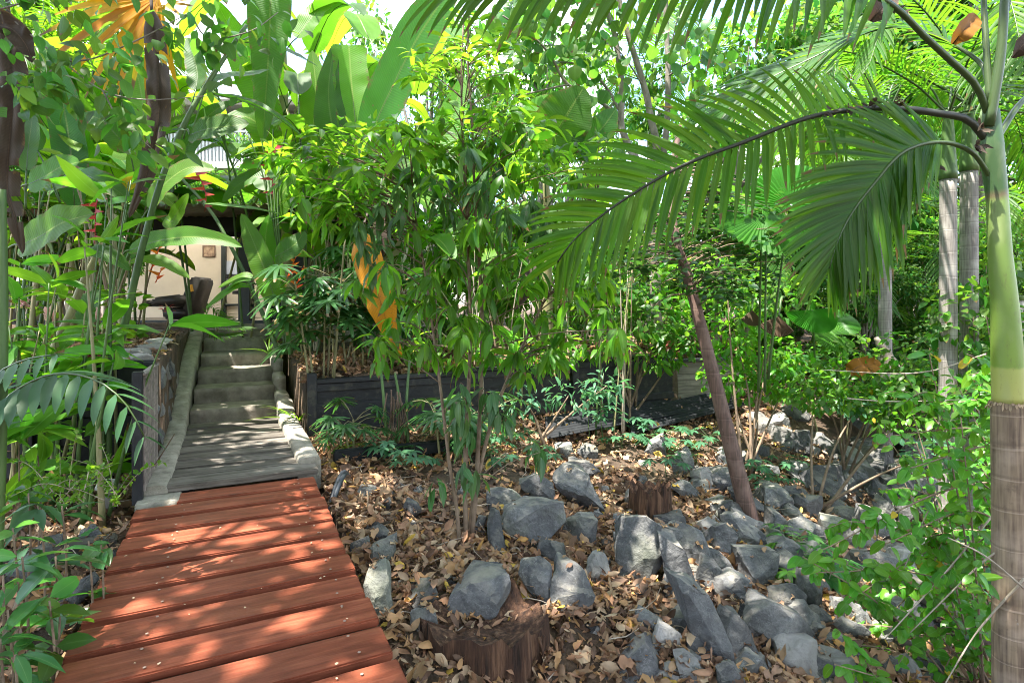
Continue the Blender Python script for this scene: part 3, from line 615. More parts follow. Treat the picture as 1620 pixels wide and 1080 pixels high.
RK = [  # last field: paler stone; on sunlit rocks it puts sunlight into the colour
 (1014, 873, 92, 112, 'largest upright triangular grey slab in the middle of the rock pile', tri, 0),
 (844, 835, 97, 68, 'blocky grey boulder with pale cracks right of the thin tree base', block, 0),
 (918, 841, 58, 62, 'grey angular rock between the cracked block and the triangular slab', None, 0),
 (785, 848, 33, 70, 'thin pointed grey stone standing just right of the thin tree stems', [(-.3, .5), (.1, .45), (.5, -.3), (.35, -.5), (-.2, -.35), (-.5, .2)], 0),
 (758, 833, 24, 32, 'small upright grey stone touching the thin tree stems', None, 0),
 (797, 797, 66, 44, 'wide brownish grey rock behind the thin tree stems', [(-.5, -.3), (-.4, .4), (.1, .5), (.5, .1), (.45, -.3), (-.1, -.5)], 0),
 (851, 773, 60, 42, 'grey peaked rock in the litter above the cracked block', [(-.5, .1), (.0, .5), (.35, .2), (.5, -.5), (-.2, -.3)], 0),
 (914, 776, 76, 74, 'big greenish grey boulder below the iron sheet with a sunlit foot', [(-.5, .3), (-.2, .5), (.25, .3), (.5, -.35), (.2, -.5), (-.35, -.1)], 0),
 (895, 711, 34, 30, 'small grey block in front of the left end of the iron sheet', None, 0),
 (934, 716, 40, 26, 'flat grey stone lying against the front of the iron sheet', None, 0),
 (921, 744, 66, 40, 'grey rounded rock resting on top of the greenish boulder', None, 0),
 (758, 958, 122, 84, 'broad sunlit pale grey boulder sitting on the front stump', [(-.5, -.45), (-.38, .1), (-.1, .35), (.35, .5), (.5, .3), (.3, -.2), (.0, -.5)], 0),
 (844, 921, 56, 72, 'light grey upright rock right of the sunlit front boulder', [(-.5, .2), (.2, .5), (.5, .3), (.4, -.5), (-.1, -.2)], 0),
 (907, 932, 72, 84, 'dark grey five sided rock behind the front stump', [(-.5, -.1), (-.3, .45), (.1, .5), (.5, -.1), (.4, -.5), (-.3, -.35)], 0),
 (881, 876, 58, 44, 'grey rock half covered by leaves under the cracked block', None, 0),
 (946, 903, 42, 46, 'small rock, sun patch put into its pale colour, left of the triangular slab', None, 1),
 (662, 948, 62, 40, 'greenish grey flattish rock near the bridge edge', wedge, 0),
 (671, 985, 42, 44, 'cube shaped dark grey rock left of the front stump', [(-.5, .5), (.3, .45), (.5, -.1), (.4, -.5), (-.45, -.4)], 0),
 (599, 935, 46, 90, 'tall dark grey stone leaning against the bridge edge', [(-.5, .3), (.1, .5), (.4, .3), (.5, -.3), (.1, -.5), (-.4, -.2)], 0),
 (601, 877, 56, 40, 'light grey rounded rock near the bridge above the tall dark stone', None, 0),
 (570, 866, 36, 36, 'dark rock tucked right against the bridge planks', None, 0),
 (1020, 1040, 84, 88, 'grey rock at the lower edge with a sharp upper ridge', [(-.5, -.5), (-.4, .0), (.1, .5), (.5, .2), (.3, -.5)], 0),
 (1030, 985, 42, 34, 'small grey rock capping the sharp ridged rock', None, 0),
 (1076, 903, 48, 92, 'tall narrow grey stone right of the triangular slab', [(-.5, .5), (.1, .4), (.5, -.2), (.3, -.5), (-.3, -.3)], 0),
 (1122, 992, 74, 128, 'huge leaning blue grey slab at the right of the lower edge', [(-.5, .5), (.05, .32), (.3, .0), (.5, -.45), (.2, -.5), (-.25, -.1)], 0),
 (1172, 1015, 58, 92, 'dark wedge of rock leaning on the huge blue grey slab', [(-.4, .5), (.2, .25), (.5, -.2), (.4, -.5), (-.4, -.5)], 0),
 (1101, 876, 58, 84, 'rounded grey boulder right of the tall narrow stone', [(-.5, .3), (-.2, .5), (.2, .35), (.5, -.3), (.3, -.5), (-.2, -.2)], 0),
 (1138, 855, 56, 62, 'squat greenish boulder just left of the leaning trunk foot', None, 0),
 (1181, 846, 72, 54, 'grey boulder with a white sun spot at the leaning trunk foot', [(-.5, .4), (-.1, .5), (.3, .1), (.5, -.4), (.1, -.5), (-.3, .0)], 0),
 (1201, 902, 72, 72, 'round topped sunlit boulder below the leaning trunk', None, 0),
 (1178, 940, 48, 46, 'small mottled rock under the round topped boulder', None, 0),
 (1239, 1000, 98, 82, 'broad grey boulder with pale lit top near the hibiscus twigs', [(-.5, .1), (-.2, .5), (.2, .35), (.5, -.1), (.2, -.5), (-.2, -.35)], 0),
 (1256, 958, 62, 66, 'dark rock with a bright streak above the broad grey boulder', None, 0),
 (1276, 1052, 64, 62, 'pale rock at the lower right edge', None, 1),
 (1291, 950, 34, 70, 'narrow upright dark rock beside the streaked rock', None, 0),
 (1282, 803, 44, 40, 'grey cube of rock in the middle of the right slope', None, 0),
 (1306, 766, 72, 54, 'dark flat topped boulder on the upper right slope', block, 0),
 (1350, 762, 50, 46, 'grey boulder right of the dark flat topped one', None, 0),
 (1236, 790, 56, 44, 'lichen pale boulder right of the leaning trunk', None, 0),
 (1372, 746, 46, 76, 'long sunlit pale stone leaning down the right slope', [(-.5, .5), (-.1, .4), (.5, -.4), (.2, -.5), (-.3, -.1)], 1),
 (1398, 738, 60, 56, 'dark shaded rock behind the long pale stone', None, 0),
 (1376, 898, 66, 60, 'dark boulder behind the lower hibiscus leaves', None, 0),
 (1415, 836, 66, 32, 'flat dark rock at the far right of the slope', None, 0),
 (1341, 818, 40, 32, 'small pointed dark rock in the right slope', None, 0),
 (1320, 710, 60, 40, 'grey rock high on the right bank under the shrubs', None, 0),
 (1237, 671, 38, 34, 'chalky pale sunlit stone at the top of the right bank', None, 1),
 (1206, 668, 30, 38, 'second pale stone left of the chalky one on the bank top', None, 1),
 (1239, 693, 42, 32, 'sunlit pale stone just below the chalky one', None, 1),
 (1369, 669, 50, 26, 'dark rock under the bushes at the far top right of the bank', None, 0),
 (1262, 652, 46, 30, 'dark grey rock among shrubs behind the pale stones', None, 0),
 (1444, 760, 40, 60, 'dark rock beside the distant grey palm trunk', None, 0),
 (1445, 985, 60, 70, 'dark boulder half hidden by hibiscus near the ringed trunk', None, 0),
 (30, 905, 70, 62, 'mottled pale rock at the left edge under young leaves', None, 0),
 (100, 950, 66, 62, 'flat grey rock pointing towards the bridge on the left', [(-.5, -.5), (-.2, .2), (.4, .5), (.5, .2), (.1, -.4)], 0),
 (142, 846, 46, 38, 'grey rock in the shade left of the bridge', None, 0),
 (166, 890, 34, 36, 'small grey stone touching the left bridge edge', None, 0),
 (76, 862, 46, 44, 'dark rock behind the broad young leaf on the left', None, 0),
 (575, 780, 34, 30, 'rounded stone near the conduit ends by the bridge', None, 0),
 (631, 770, 18, 18, 'lone small blue grey stone in the litter right of the bridge', None, 0),
]
for r in RK: rock(r[0], r[1], r[2], r[3], r[4], r[5], bool(r[6]))
R = random.Random(5); cnt = 0
while cnt < 215:
    px = R.uniform(930, 1490); py = R.uniform(700, 1078)
    if py < 690+max(0, (1050-px))*.9: continue
    if cnt >= 190: px = R.uniform(560, 900); py = R.uniform(760, 930)
    wd = R.uniform(13, 42)*(1.45 if px > 1050 else .9)
    rock(px, py, wd, wd*R.uniform(.6, 1.1), 'small angular grey stone filling the gaps between boulders and leaf litter', None, R.random() < .12, group='small stones among the boulders', seed=cnt+900); cnt += 1
# leaves that have settled on the rocks
bpy.context.view_layer.update()
mb = MB(); B_ = []; R = random.Random(61)
for o in [q for q in COL.objects if q.name.startswith('rock')]:
    W = o.matrix_world; fs = [f for f in o.data.polygons if f.normal.z > .62]
    for f in R.sample(fs, min(len(fs), R.choice((0, 1, 2, 3)))): B_.append(list(W @ f.center+Vector((0, 0, .012))))
az = RNG.random(len(B_))*6.283
LITTER_ON_ROCKS = (B_, az)
# stones edging the left bed top
for k in range(5):
    c = UV(6.35+k*.5, -.93+.05*(k % 2), .90+.03*k)
    me = rock_mesh('rock', [(-.2, -.06), (-.16, .05), (.0, .07), (.15, .05), (.18, -.05)], .26, 300+k)
    o = put('rock', me, None, c, (0, 0, .5+k), M['pale_rock']); tag(o, 'flat pale stone capping the garden bed edge left of the steps', 'rock', 'stones along the bed edge')

for k in range(17):
    q = k % 3; u_ = 6.3+(k//3)*.42+.14*q
    me = rock_mesh('rock', [(-.2, -.12), (-.18, .1), (.02, .15), (.2, .1), (.2, -.12)], .16, 330+k)
    o = put('rock', me, None, UV(u_, -.735+.02*(k % 2), .2+.26*q+.02*(k//3)), (0, 0, AZ+math.pi/2+R.uniform(-.2, .2)), M['pale_rock'] if k % 4 == 0 else M['rock']); tag(o, 'rough stone in the low rock face between the slatted screen and the left kerb', 'rock', 'stones in the low rock face')
# ------------------------------------------------------------------ leaf templates
def leaf_t(n=4, prof=None, fold=.15, bend=.25, waves=0, wav=.0, across=2):
    """unit leaf: y along 0..1, x half width profile, z normal"""
    V = []; U = []
    ys = np.linspace(0, 1, n+1)
    for y in ys:
        w = prof(y); z0 = -bend*y*y
        for s in np.linspace(-1, 1, across+1):
            V.append((s*w*.5, y, z0+abs(s)*w*.5*fold+wav*math.sin(y*waves+s)*abs(s))); U.append((s, y, 0))
    Q = [(i*(across+1)+j, i*(across+1)+j+1, (i+1)*(across+1)+j+1, (i+1)*(across+1)+j) for i in range(n) for j in range(across)]
    return np.array(V), np.array(Q), np.array(U)
sinp = lambda a, b=1.0: (lambda y: max(.015, math.sin(math.pi*min(1, max(0, y))**a)**b))
T_lance = leaf_t(5, lambda y: .30*sinp(.85, .9)(y), .3, .35, 14, .012)
T_lance_lo = leaf_t(3, lambda y: .32*sinp(.85, .9)(y), .25, .3)
T_ovate = leaf_t(4, lambda y: .58*sinp(.8, .8)(y), .22, .25)
T_ovate_lo = leaf_t(2, lambda y: .1 if y < .1 else (.62 if y < .7 else .04), .2, .2)
T_round = leaf_t(5, lambda y: .95*sinp(.75, .55)(y), .15, .2)
T_hib = leaf_t(7, lambda y: .66*sinp(.75, .7)(y)*(1+.10*math.sin(y*40)), .25, .3, 9, .02)
T_litter = leaf_t(4, lambda y: .42*sinp(.9, .8)(y), .7, -.35, 8, .05)
T_litter2 = leaf_t(4, lambda y: .5*sinp(.8, .7)(y), -.6, .5, 6, .06)
T_litter3 = leaf_t(5, lambda y: .72*sinp(.7, .6)(y)*(1+.25*math.sin(y*17)), .35, .25, 11, .16)
T_blade = leaf_t(5, lambda y: .075*(1-y**2)+.004, .3, .5)
T_finger = leaf_t(4, lambda y: .16*min(1, 6*y+.25)*(1-.55*y**3), .25, .22)
def scatter(mb, T, base, d, nh, L, W=None, m=0):
    tv, tq, tu = T; base = np.asarray(base, float); d = nrm(np.asarray(d, float)); nh = np.asarray(nh, float)
    N = len(base); L = np.broadcast_to(np.asarray(L, float), (N,)); W = L if W is None else np.broadcast_to(np.asarray(W, float), (N,))
    s = nrm(np.cross(d, nh)+1e-6); n = np.cross(s, d)
    V = base[:, None]+tv[None, :, 0, None]*W[:, None, None]*s[:, None]+tv[None, :, 1, None]*L[:, None, None]*d[:, None]+tv[None, :, 2, None]*L[:, None, None]*n[:, None]
    Q = tq[None]+(np.arange(N)*len(tv))[:, None, None]
    mb.add(V.reshape(-1, 3), Q.reshape(-1, 4), np.tile(tu, (N, 1)), m)
def rv(n): return nrm(RNG.normal(size=(n, 3)))

# ------------------------------------------------------------------ leaf litter
def litter_mat():
    m, nd, out, nt = newmat('fallen_leaf')
    rnd = nd('NewGeometry').outputs['Random Per Island']
    c = ramp(nd, rnd, [(0, (.13, .07, .04)), (.18, (.27, .155, .09)), (.36, (.37, .225, .115)), (.52, (.45, .31, .185)), (.68, (.36, .185, .095)), (.84, (.46, .25, .1)), (.955, (.5, .26, .06)), (.97, (.56, .36, .04))], 'CONSTANT')
    tc = nd('TexCoord'); nz = nd('TexNoise', Vector=tc.outputs['Object'], Scale=18.0, Detail=6.0)
    c = nd('HueSaturation', Hue=.5, Saturation=.95, Value=mth(nd, 'MULTIPLY_ADD', nz.outputs[0], .9, .5), Fac=1.0, Color=c).outputs[0]
    pr = nd('BsdfPrincipled', Base__Color=c, Roughness=.75); tl = nd('BsdfTranslucent', Color=c)
    mx = nd('MixShader', Fac=.18, i1=pr.outputs[0], i2=tl.outputs[0]); nt.links.new(mx.outputs[0], out.inputs[0]); return m
M['litter'] = litter_mat()
def litter(u, v, name, label, T=(T_litter, T_litter2), L=(.04, .125)):
    mb = MB(); n = len(u); x = -.435*u+.9*v; y = .9*u+.435*v; z = gz(u, v)
    az = RNG.random(n)*6.283; el = RNG.normal(size=n)*.42
    d = np.stack([np.cos(az), np.sin(az), el], -1); nh = nrm(np.array([0, 0, 1.])+RNG.normal(size=(n, 3))*.75)
    lift = RNG.random(n)**2*.055+.008
    b = np.stack([x, y, z+lift], -1); Ls = RNG.uniform(*L, n)
    for q, t_ in enumerate((T[0], T[1], T_litter3)):
        sl = slice(q, None, 3); scatter(mb, t_, b[sl], d[sl], nh[sl], Ls[sl], Ls[sl]*RNG.uniform(.55, 1.2, len(Ls[sl])))
    return tag(mb.build(name, M['litter']), label, kind='stuff')
n = 21000
u = RNG.uniform(1.2, 7.0, n); v = .72+RNG.random(n)**1.3*7.5
dens = .22+.78*(np.sin(u*2.1+v*1.3)*np.sin(v*1.7-u)*.5+.5 > .28)
k = RNG.random(n) < dens; litter(u[k], v[k], 'leaf_litter', 'dry brown and tan fallen leaves covering the soil')
n = 5500; litter(RNG.uniform(2.0, 6.2, n), -.72-RNG.random(n)**1.2*3.6, 'leaf_litter', 'fallen leaves in the left lower garden')
n = 4500; litter(RNG.uniform(6.25, 10, n), -.75-RNG.random(n)*4.5, 'leaf_litter', 'brown leaf mulch on the raised left bed', L=(.04, .11))
n = 4500; litter(RNG.uniform(7.06, 9.5, n), .75+RNG.random(n)*5.5, 'leaf_litter', 'brown leaf mulch on the raised planter bed', L=(.06, .15))
n = 3500; litter(RNG.uniform(7.0, 12, n), 6.3+RNG.random(n)*6, 'leaf_litter', 'fallen leaves under the right shrubs', L=(.07, .16))
n = 7000; litter(RNG.uniform(1.8, 4.2, n), .72+RNG.random(n)*3.6, 'leaf_litter', 'broken brown leaf litter between the front rocks', L=(.03, .1))
mb = MB(); B_, az = LITTER_ON_ROCKS; n = len(B_)
scatter(mb, T_litter3, B_, np.stack([np.cos(az), np.sin(az), RNG.normal(size=n)*.2], -1), nrm(np.array([0, 0, 1.])+RNG.normal(size=(n, 3))*.25), RNG.uniform(.03, .085, n))
tag(mb.build('leaf_litter', M['litter']), 'dry leaves that have settled on top of the rocks', kind='stuff')
# loose twigs
mb = MB()
for _ in range(420):
    u = random.uniform(1.3, 6.9); v = random.choice([random.uniform(.75, 6.5), random.uniform(.75, 6.5), random.uniform(-3.5, -.75)])
    c = UV(u, v, float(gz(u, v))+random.uniform(.02, .07)); a = random.random()*6.28; l = random.uniform(.08, .38)
    tube(mb, [c, c+Vector((math.cos(a)*l*.5, math.sin(a)*l*.5, random.uniform(-.02, .04))), c+Vector((math.cos(a+.3)*l, math.sin(a+.3)*l, random.uniform(-.03, .05)))], .0045, .002, n=4, sides=4)
tag(mb.build('twig_litter', M['dead_twig']), 'dry twigs lying among the fallen leaves', kind='stuff')

# ------------------------------------------------------------------ stumps, log, iron, pipes, light
def stump(name, label, px0, px1, pyt, D, zb, seed):
    x0 = (px0-810)/F*D; x1 = (px1-810)/F*D; zt = H-(pyt-481)/F*D; r = (x1-x0)/2; cx = (x0+x1)/2; cy = D+r*.6
    e = empty(name, (cx, cy, zb), label, 'stump'); R = random.Random(seed)
    mb = MB(); n = 40; rows = 9; V = []
    for j in range(rows+1):
        t = j/rows
        for k in range(n):
            a = k/n*6.283; rr = r*(1+.13*noise.noise(Vector((math.cos(a)*2.2, math.sin(a)*2.2, seed)))+.07*math.sin(a*9+seed)*(.5+.5*noise.noise(Vector((a*2, 0, seed)))))*(1.15-.17*t)
            top = zt+.08*noise.noise(Vector((math.cos(a)*3, math.sin(a)*3, seed+4)))*1.4+.035*R.uniform(-1, 1)
            V.append((cx+rr*math.cos(a), cy+rr*.8*math.sin(a), zb+(top-zb)*t))
    ii = np.arange(rows)[:, None]*n; jj = np.arange(n)[None]; kk = (jj+1) % n
    mb.add(V, np.stack([ii+jj, ii+kk, ii+n+kk, ii+n+jj], -1).reshape(-1, 4))
    mb.build('bark', M['deadwood'], e, smooth=False)
    mb = MB(); V2 = []
    for q, rr in enumerate((1, .7, .35, .03)):
        for k in range(n):
            p = Vector(V[rows*n+k]); c = Vector((cx, cy, zt-.06)); p = c+(p-c)*rr
            p.z = p.z*rr+(zt-.09+.05*noise.noise(p*9))*(1-rr)-.0
            V2.append(p if q else p-Vector((0, 0, .004)))
    ii = np.arange(3)[:, None]*n
    mb.add([list(p) for p in V2], np.stack([ii+jj, ii+kk, ii+n+kk, ii+n+jj], -1).reshape(-1, 4)); mb.build('rotten_top', M['deadwood'], e, smooth=False)
    mb = MB()
    for q in range(26):
        a = R.random()*6.28; p = Vector((cx+r*math.cos(a)*1.03, cy+r*.82*math.sin(a), zt-R.uniform(.0, .3)))
        tube(mb, [p, p+Vector((R.uniform(-.03, .03), -.02, -R.uniform(.05, .2)))], .012, .004, n=3, sides=4)
    mb.build('splinters', M['deadwood'], e)
stump('stump', 'broad rotten brown stump at the lower edge carrying the sunlit boulder', 656, 868, 1008, 3.0, -1.0, 3)
stump('stump', 'crumbling dark stump between the rocks left of the leaning trunk', 1000, 1066, 776, ray(1032, 826)-.05, -.9, 8)
mb = MB(); a = P(1400, 900, ray(1400, 930)); b = P(1560, 1000, ray(1560, 1030)-.3)
tube(mb, [a, (a+b)/2+Vector((0, 0, .02)), b], .075, .1, n=10, sides=10, wob=.2)
o = mb.build('fallen_log', M['grey_bark'], org=a); tag(o, 'pale fallen log lying in the hibiscus left of the ringed trunk', 'log')
def sheet(label, pts, amp=.014):
    """corrugated iron, corner points a,b (near edge) c (far edge over a)"""
    a, b, c = [Vector(p) for p in pts]; n = 120; m = 3; V = []
    ex = (b-a); ey = (c-a); nn = ex.cross(ey).normalized()
    for j in range(m+1):
        for i in range(n+1):
            V.append(a+ex*(j/m)+ey*(i/n)+nn*(amp*math.sin(i/n*ey.length/.076*6.283)))
    mb = MB(); ii = np.arange(m)[:, None]*(n+1); jj = np.arange(n)[None]
    mb.add([list(v) for v in V], np.stack([ii+jj, ii+jj+1, ii+n+2+jj, ii+n+1+jj], -1).reshape(-1, 4))
    o = mb.build('iron_sheet', M['iron'], org=a)
    s = o.modifiers.new('thickness', 'SOLIDIFY'); s.thickness = .003
    return tag(o, label, 'iron sheet')
def PG(px, py, dz=0, dd=0):
    D = ray(px, py)+dd; p = P(px, py, D); p.z += dz; return p
sheet('dark corrugated iron sheet half buried in leaves below the planter wall', [PG(865, 706, .09), PG(1075, 668, .13), PG(862, 676, .15, .1)])
sheet('second corrugated iron sheet lying closer to the leaning trunk', [PG(1000, 698, .10), PG(1180, 655, .14), PG(985, 668, .15)])
mb = MB(); tube(mb, [UV(6.45, -.75, -.02), UV(6.0, -1.2, -.0), UV(5.9, -2.0, -.03), UV(5.8, -3.2, -.1)], .03, n=14, sides=8)
o = mb.build('hose', M['hose'], org=UV(6, -1.2, -.1)); tag(o, 'grey hose curving along the foot of the black left wall', 'hose')
for k, (du, lab) in enumerate([(0, 'black conduit pipe nearer the bridge at its far right corner'), (.09, 'black conduit pipe farther from the bridge at its far right corner')]):
    mb = MB(); tube(mb, [UV(4.75+du, .66+.02*k, -.35), UV(5.0+du, .74, -.16), UV(5.25+du, .86, -.04), UV(5.5+du, .95, -.12)], .022, n=12, sides=8)
    o = mb.build('conduit', M['pipe'], org=UV(5+du, .74, -.2)); tag(o, lab, 'pipe')
# timber edging beam in litter and old edging in the left garden
for (lab, a, b, th) in [('half buried dark timber edging right of the grey boards', UV(6.1, .9, -.05), UV(6.0, 2.6, -.1), .12), ('half buried sleeper crossing the left garden by the solar light', UV(4.75, -.75, -.14), UV(4.55, -2.3, -.2), .14)]:
    c = (a+b)/2; l = (b-a).length; o = put('timber_edging', boxm('timber_edging', (l, th, th), .012, 2), None, c, (0, 0, math.atan2(b.y-a.y, b.x-a.x)), M['grey_timber'] if 'left' in lab else M['iron']); tag(o, lab, 'edging')
D = ray(170, 800)-.1; c = P(168, 772, D)
sl = empty('solar_light', P(172, 800, D), 'small square white topped solar garden light in the left litter', 'garden light')
put('post', boxm('light_body', (.085, .085, .2), .006), sl, c+Vector((.035, .02, -.07)), (-.35, .2, .4), M['grey_plastic'])
put('rim', boxm('light_rim', (.12, .12, .025), .008, 2), sl, c+Vector((.008, -.02, .035)), (.45, .1, .4), M['white_plastic'])
put('panel', boxm('light_panel', (.085, .085, .02), .004), sl, c+Vector((.006, -.026, .041)), (.45, .1, .4), M['solar'])
RNG = np.random.default_rng(5); random.seed(5)
# ------------------------------------------------------------------ leaf materials
M['mature'] = leaf_mat('paddle_leaf', (.04, .125, .016), (.12, .34, .014), .46, .4, .5, rib=(.2, .3, .06), ribw=.045, veins=210, obj=True, hue=.03)
M['young'] = leaf_mat('lit_young_paddle_leaf', (.085, .215, .018), (.25, .54, .018), .46, .35, .55, rib=(.35, .45, .1), ribw=.045, veins=210, obj=True, hue=.03)  # yellower leaf copy; lit and transmitted light put partly into its colour
M['deadleaf'] = leaf_mat('dead_paddle_leaf', (.085, .062, .048), (.09, .055, .035), .8, .3, .2, rib=(.2, .13, .09), ribw=.04, veins=260, obj=True, hue=.02)
M['yellowleaf'] = leaf_mat('yellow_dead_leaf', (.62, .27, .012), (.6, .26, .01), .5, .1, .3, rib=(.3, .13, .02), ribw=.03, veins=210, obj=True, hue=.01)
M['orangeleaf'] = leaf_mat('orange_fan_leaf', (.5, .28, .015), (.75, .46, .02), .6, .5, .5, ribw=.06, rib=(.35, .15, .02), hue=.04)
M['mango'] = leaf_mat('lance_leaf', (.062, .165, .02), (.25, .54, .024), .36, .8, .53, rib=(.14, .26, .06), ribw=.09, hue=.03)
M['mango_old'] = leaf_mat('old_lance_leaf', (.07, .145, .06), (.15, .34, .05), .36, .6, .4, rib=(.2, .28, .16), ribw=.08, blotch=(.2, .2, .13), hue=.04)
M['mango_new'] = leaf_mat('young_lance_leaf', (.10, .225, .022), (.28, .56, .025), .34, .35, .5, rib=(.25, .4, .06), ribw=.08, hue=.04)
M['palm'] = leaf_mat('palm_leaflet', (.044, .112, .010), (.20, .44, .012), .42, .4, .5, rib=(.1, .2, .05), ribw=.08, hue=.03)
M['palm_lit'] = leaf_mat('palm_leaflet_lit', (.045, .13, .018), (.16, .38, .015), .45, .4, .5, rib=(.15, .25, .06), ribw=.08, hue=.04)  # paler palm leaflet copy with backlight put into the colour
M['rhapis'] = leaf_mat('lady_palm_finger', (.032, .095, .028), (.10, .28, .04), .32, .5, .4, rib=(.06, .14, .05), ribw=.1, hue=.03)
M['hib'] = leaf_mat('toothed_leaf', (.075, .22, .022), (.26, .6, .025), .34, .55, .45, rib=(.2, .38, .1), ribw=.06, yellow=.012, hue=.04)
M['cover'] = leaf_mat('bluish_leaflet', (.06, .165, .085), (.13, .36, .11), .4, .5, .4, rib=(.14, .26, .14), ribw=.07, hue=.03)
M['ovate'] = leaf_mat('ovate_leaf', (.045, .12, .02), (.18, .42, .03), .4, .6, .5, rib=(.1, .2, .05), ribw=.06, hue=.06)
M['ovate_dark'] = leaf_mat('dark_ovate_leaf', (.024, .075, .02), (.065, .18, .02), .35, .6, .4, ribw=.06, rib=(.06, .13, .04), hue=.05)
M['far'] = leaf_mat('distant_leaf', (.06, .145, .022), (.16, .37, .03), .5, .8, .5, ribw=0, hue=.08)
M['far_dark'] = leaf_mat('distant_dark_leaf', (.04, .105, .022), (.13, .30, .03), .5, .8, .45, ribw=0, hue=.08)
M['broad'] = leaf_mat('broad_young_leaf', (.06, .17, .05), (.16, .42, .06), .3, .4, .4, rib=(.16, .3, .1), ribw=.05, hue=.04)
M['cycad'] = leaf_mat('thick_leaflet', (.045, .125, .045), (.09, .25, .05), .42, .4, .35, ribw=0, hue=.03)
M['licuala'] = leaf_mat('pleated_fan', (.055, .175, .022), (.17, .42, .025), .4, .2, .5, ribw=0, obj=True, hue=.03)
M['brownfan'] = leaf_mat('dry_fan', (.15, .095, .062), (.14, .085, .05), .7, .4, .3, ribw=0, obj=True)
M['red_bract'] = leaf_mat('red_bract', (.42, .03, .035), (.5, .03, .03), .4, .4, .3, ribw=0, hue=.02)
M['paper'] = leaf_mat('papery_sheath', (.4, .3, .19), (.3, .2, .12), .8, .5, .2, ribw=0, hue=.02)
M['dullorange'] = leaf_mat('dull_orange_leaf', (.3, .13, .02), (.3, .13, .02), .6, .2, .25, ribw=.04, rib=(.2, .08, .02), obj=True, hue=.01, blotch=(.12, .06, .02))
M['orange_bract'] = leaf_mat('orange_bract', (.75, .13, .02), (.8, .2, .02), .4, .4, .3, ribw=0, hue=.03)
M['pink_bract'] = leaf_mat('pink_bract', (.62, .2, .2), (.65, .25, .22), .45, .4, .35, ribw=0, hue=.02)
M['pale_pink'] = leaf_mat('pale_pink_bract', (.75, .5, .45), (.75, .5, .42), .45, .3, .35, ribw=0, hue=.02)
def stem_mat(name, stops, coord_mix):
    m, nd, out, nt = newmat(name); at = nd('Attribute', _attribute_name='luv'); sx = nd('SeparateXYZ', Vector=at.outputs['Vector'])
    tc = nd('TexCoord'); nz = nd('TexNoise', Vector=nd('VectorMath', _operation='MULTIPLY', i0=tc.outputs['Object'], i1=(1, 1, .3)).outputs[0], Scale=14.0, Detail=5.0)
    f = mth(nd, 'ADD', sx.outputs[1], mth(nd, 'MULTIPLY_ADD', nz.outputs[0], coord_mix, -coord_mix/2))
    c = ramp(nd, f, stops)
    sp_ = nd('TexNoise', Vector=nd('VectorMath', _operation='MULTIPLY', i0=tc.outputs['Object'], i1=(1, 1, .45)).outputs[0], Scale=26.0, Detail=7.0, Roughness=.75)
    c = mixc(nd, mth(nd, 'MULTIPLY', ramp(nd, sp_.outputs[0], [(.56, (0, 0, 0)), (.68, (1, 1, 1))]), .45), c, (.10, .085, .04))
    c = mixc(nd, mth(nd, 'MULTIPLY', ramp(nd, nz.outputs[0], [(.5, (0, 0, 0)), (.75, (1, 1, 1))]), .4), c, (.3, .33, .16))
    pr = nd('BsdfPrincipled', Base__Color=c, Roughness=.45); nt.links.new(pr.outputs[0], out.inputs[0]); return m
M['crownshaft'] = stem_mat('crownshaft', [(.0, (.36, .36, .10)), (.115, (.33, .36, .09)), (.125, (.17, .26, .035)), (.42, (.15, .24, .045)), (.685, (.16, .24, .06)), (.705, (.13, .10, .05)), (.725, (.045, .10, .03)), (1, (.05, .105, .035))], .03)
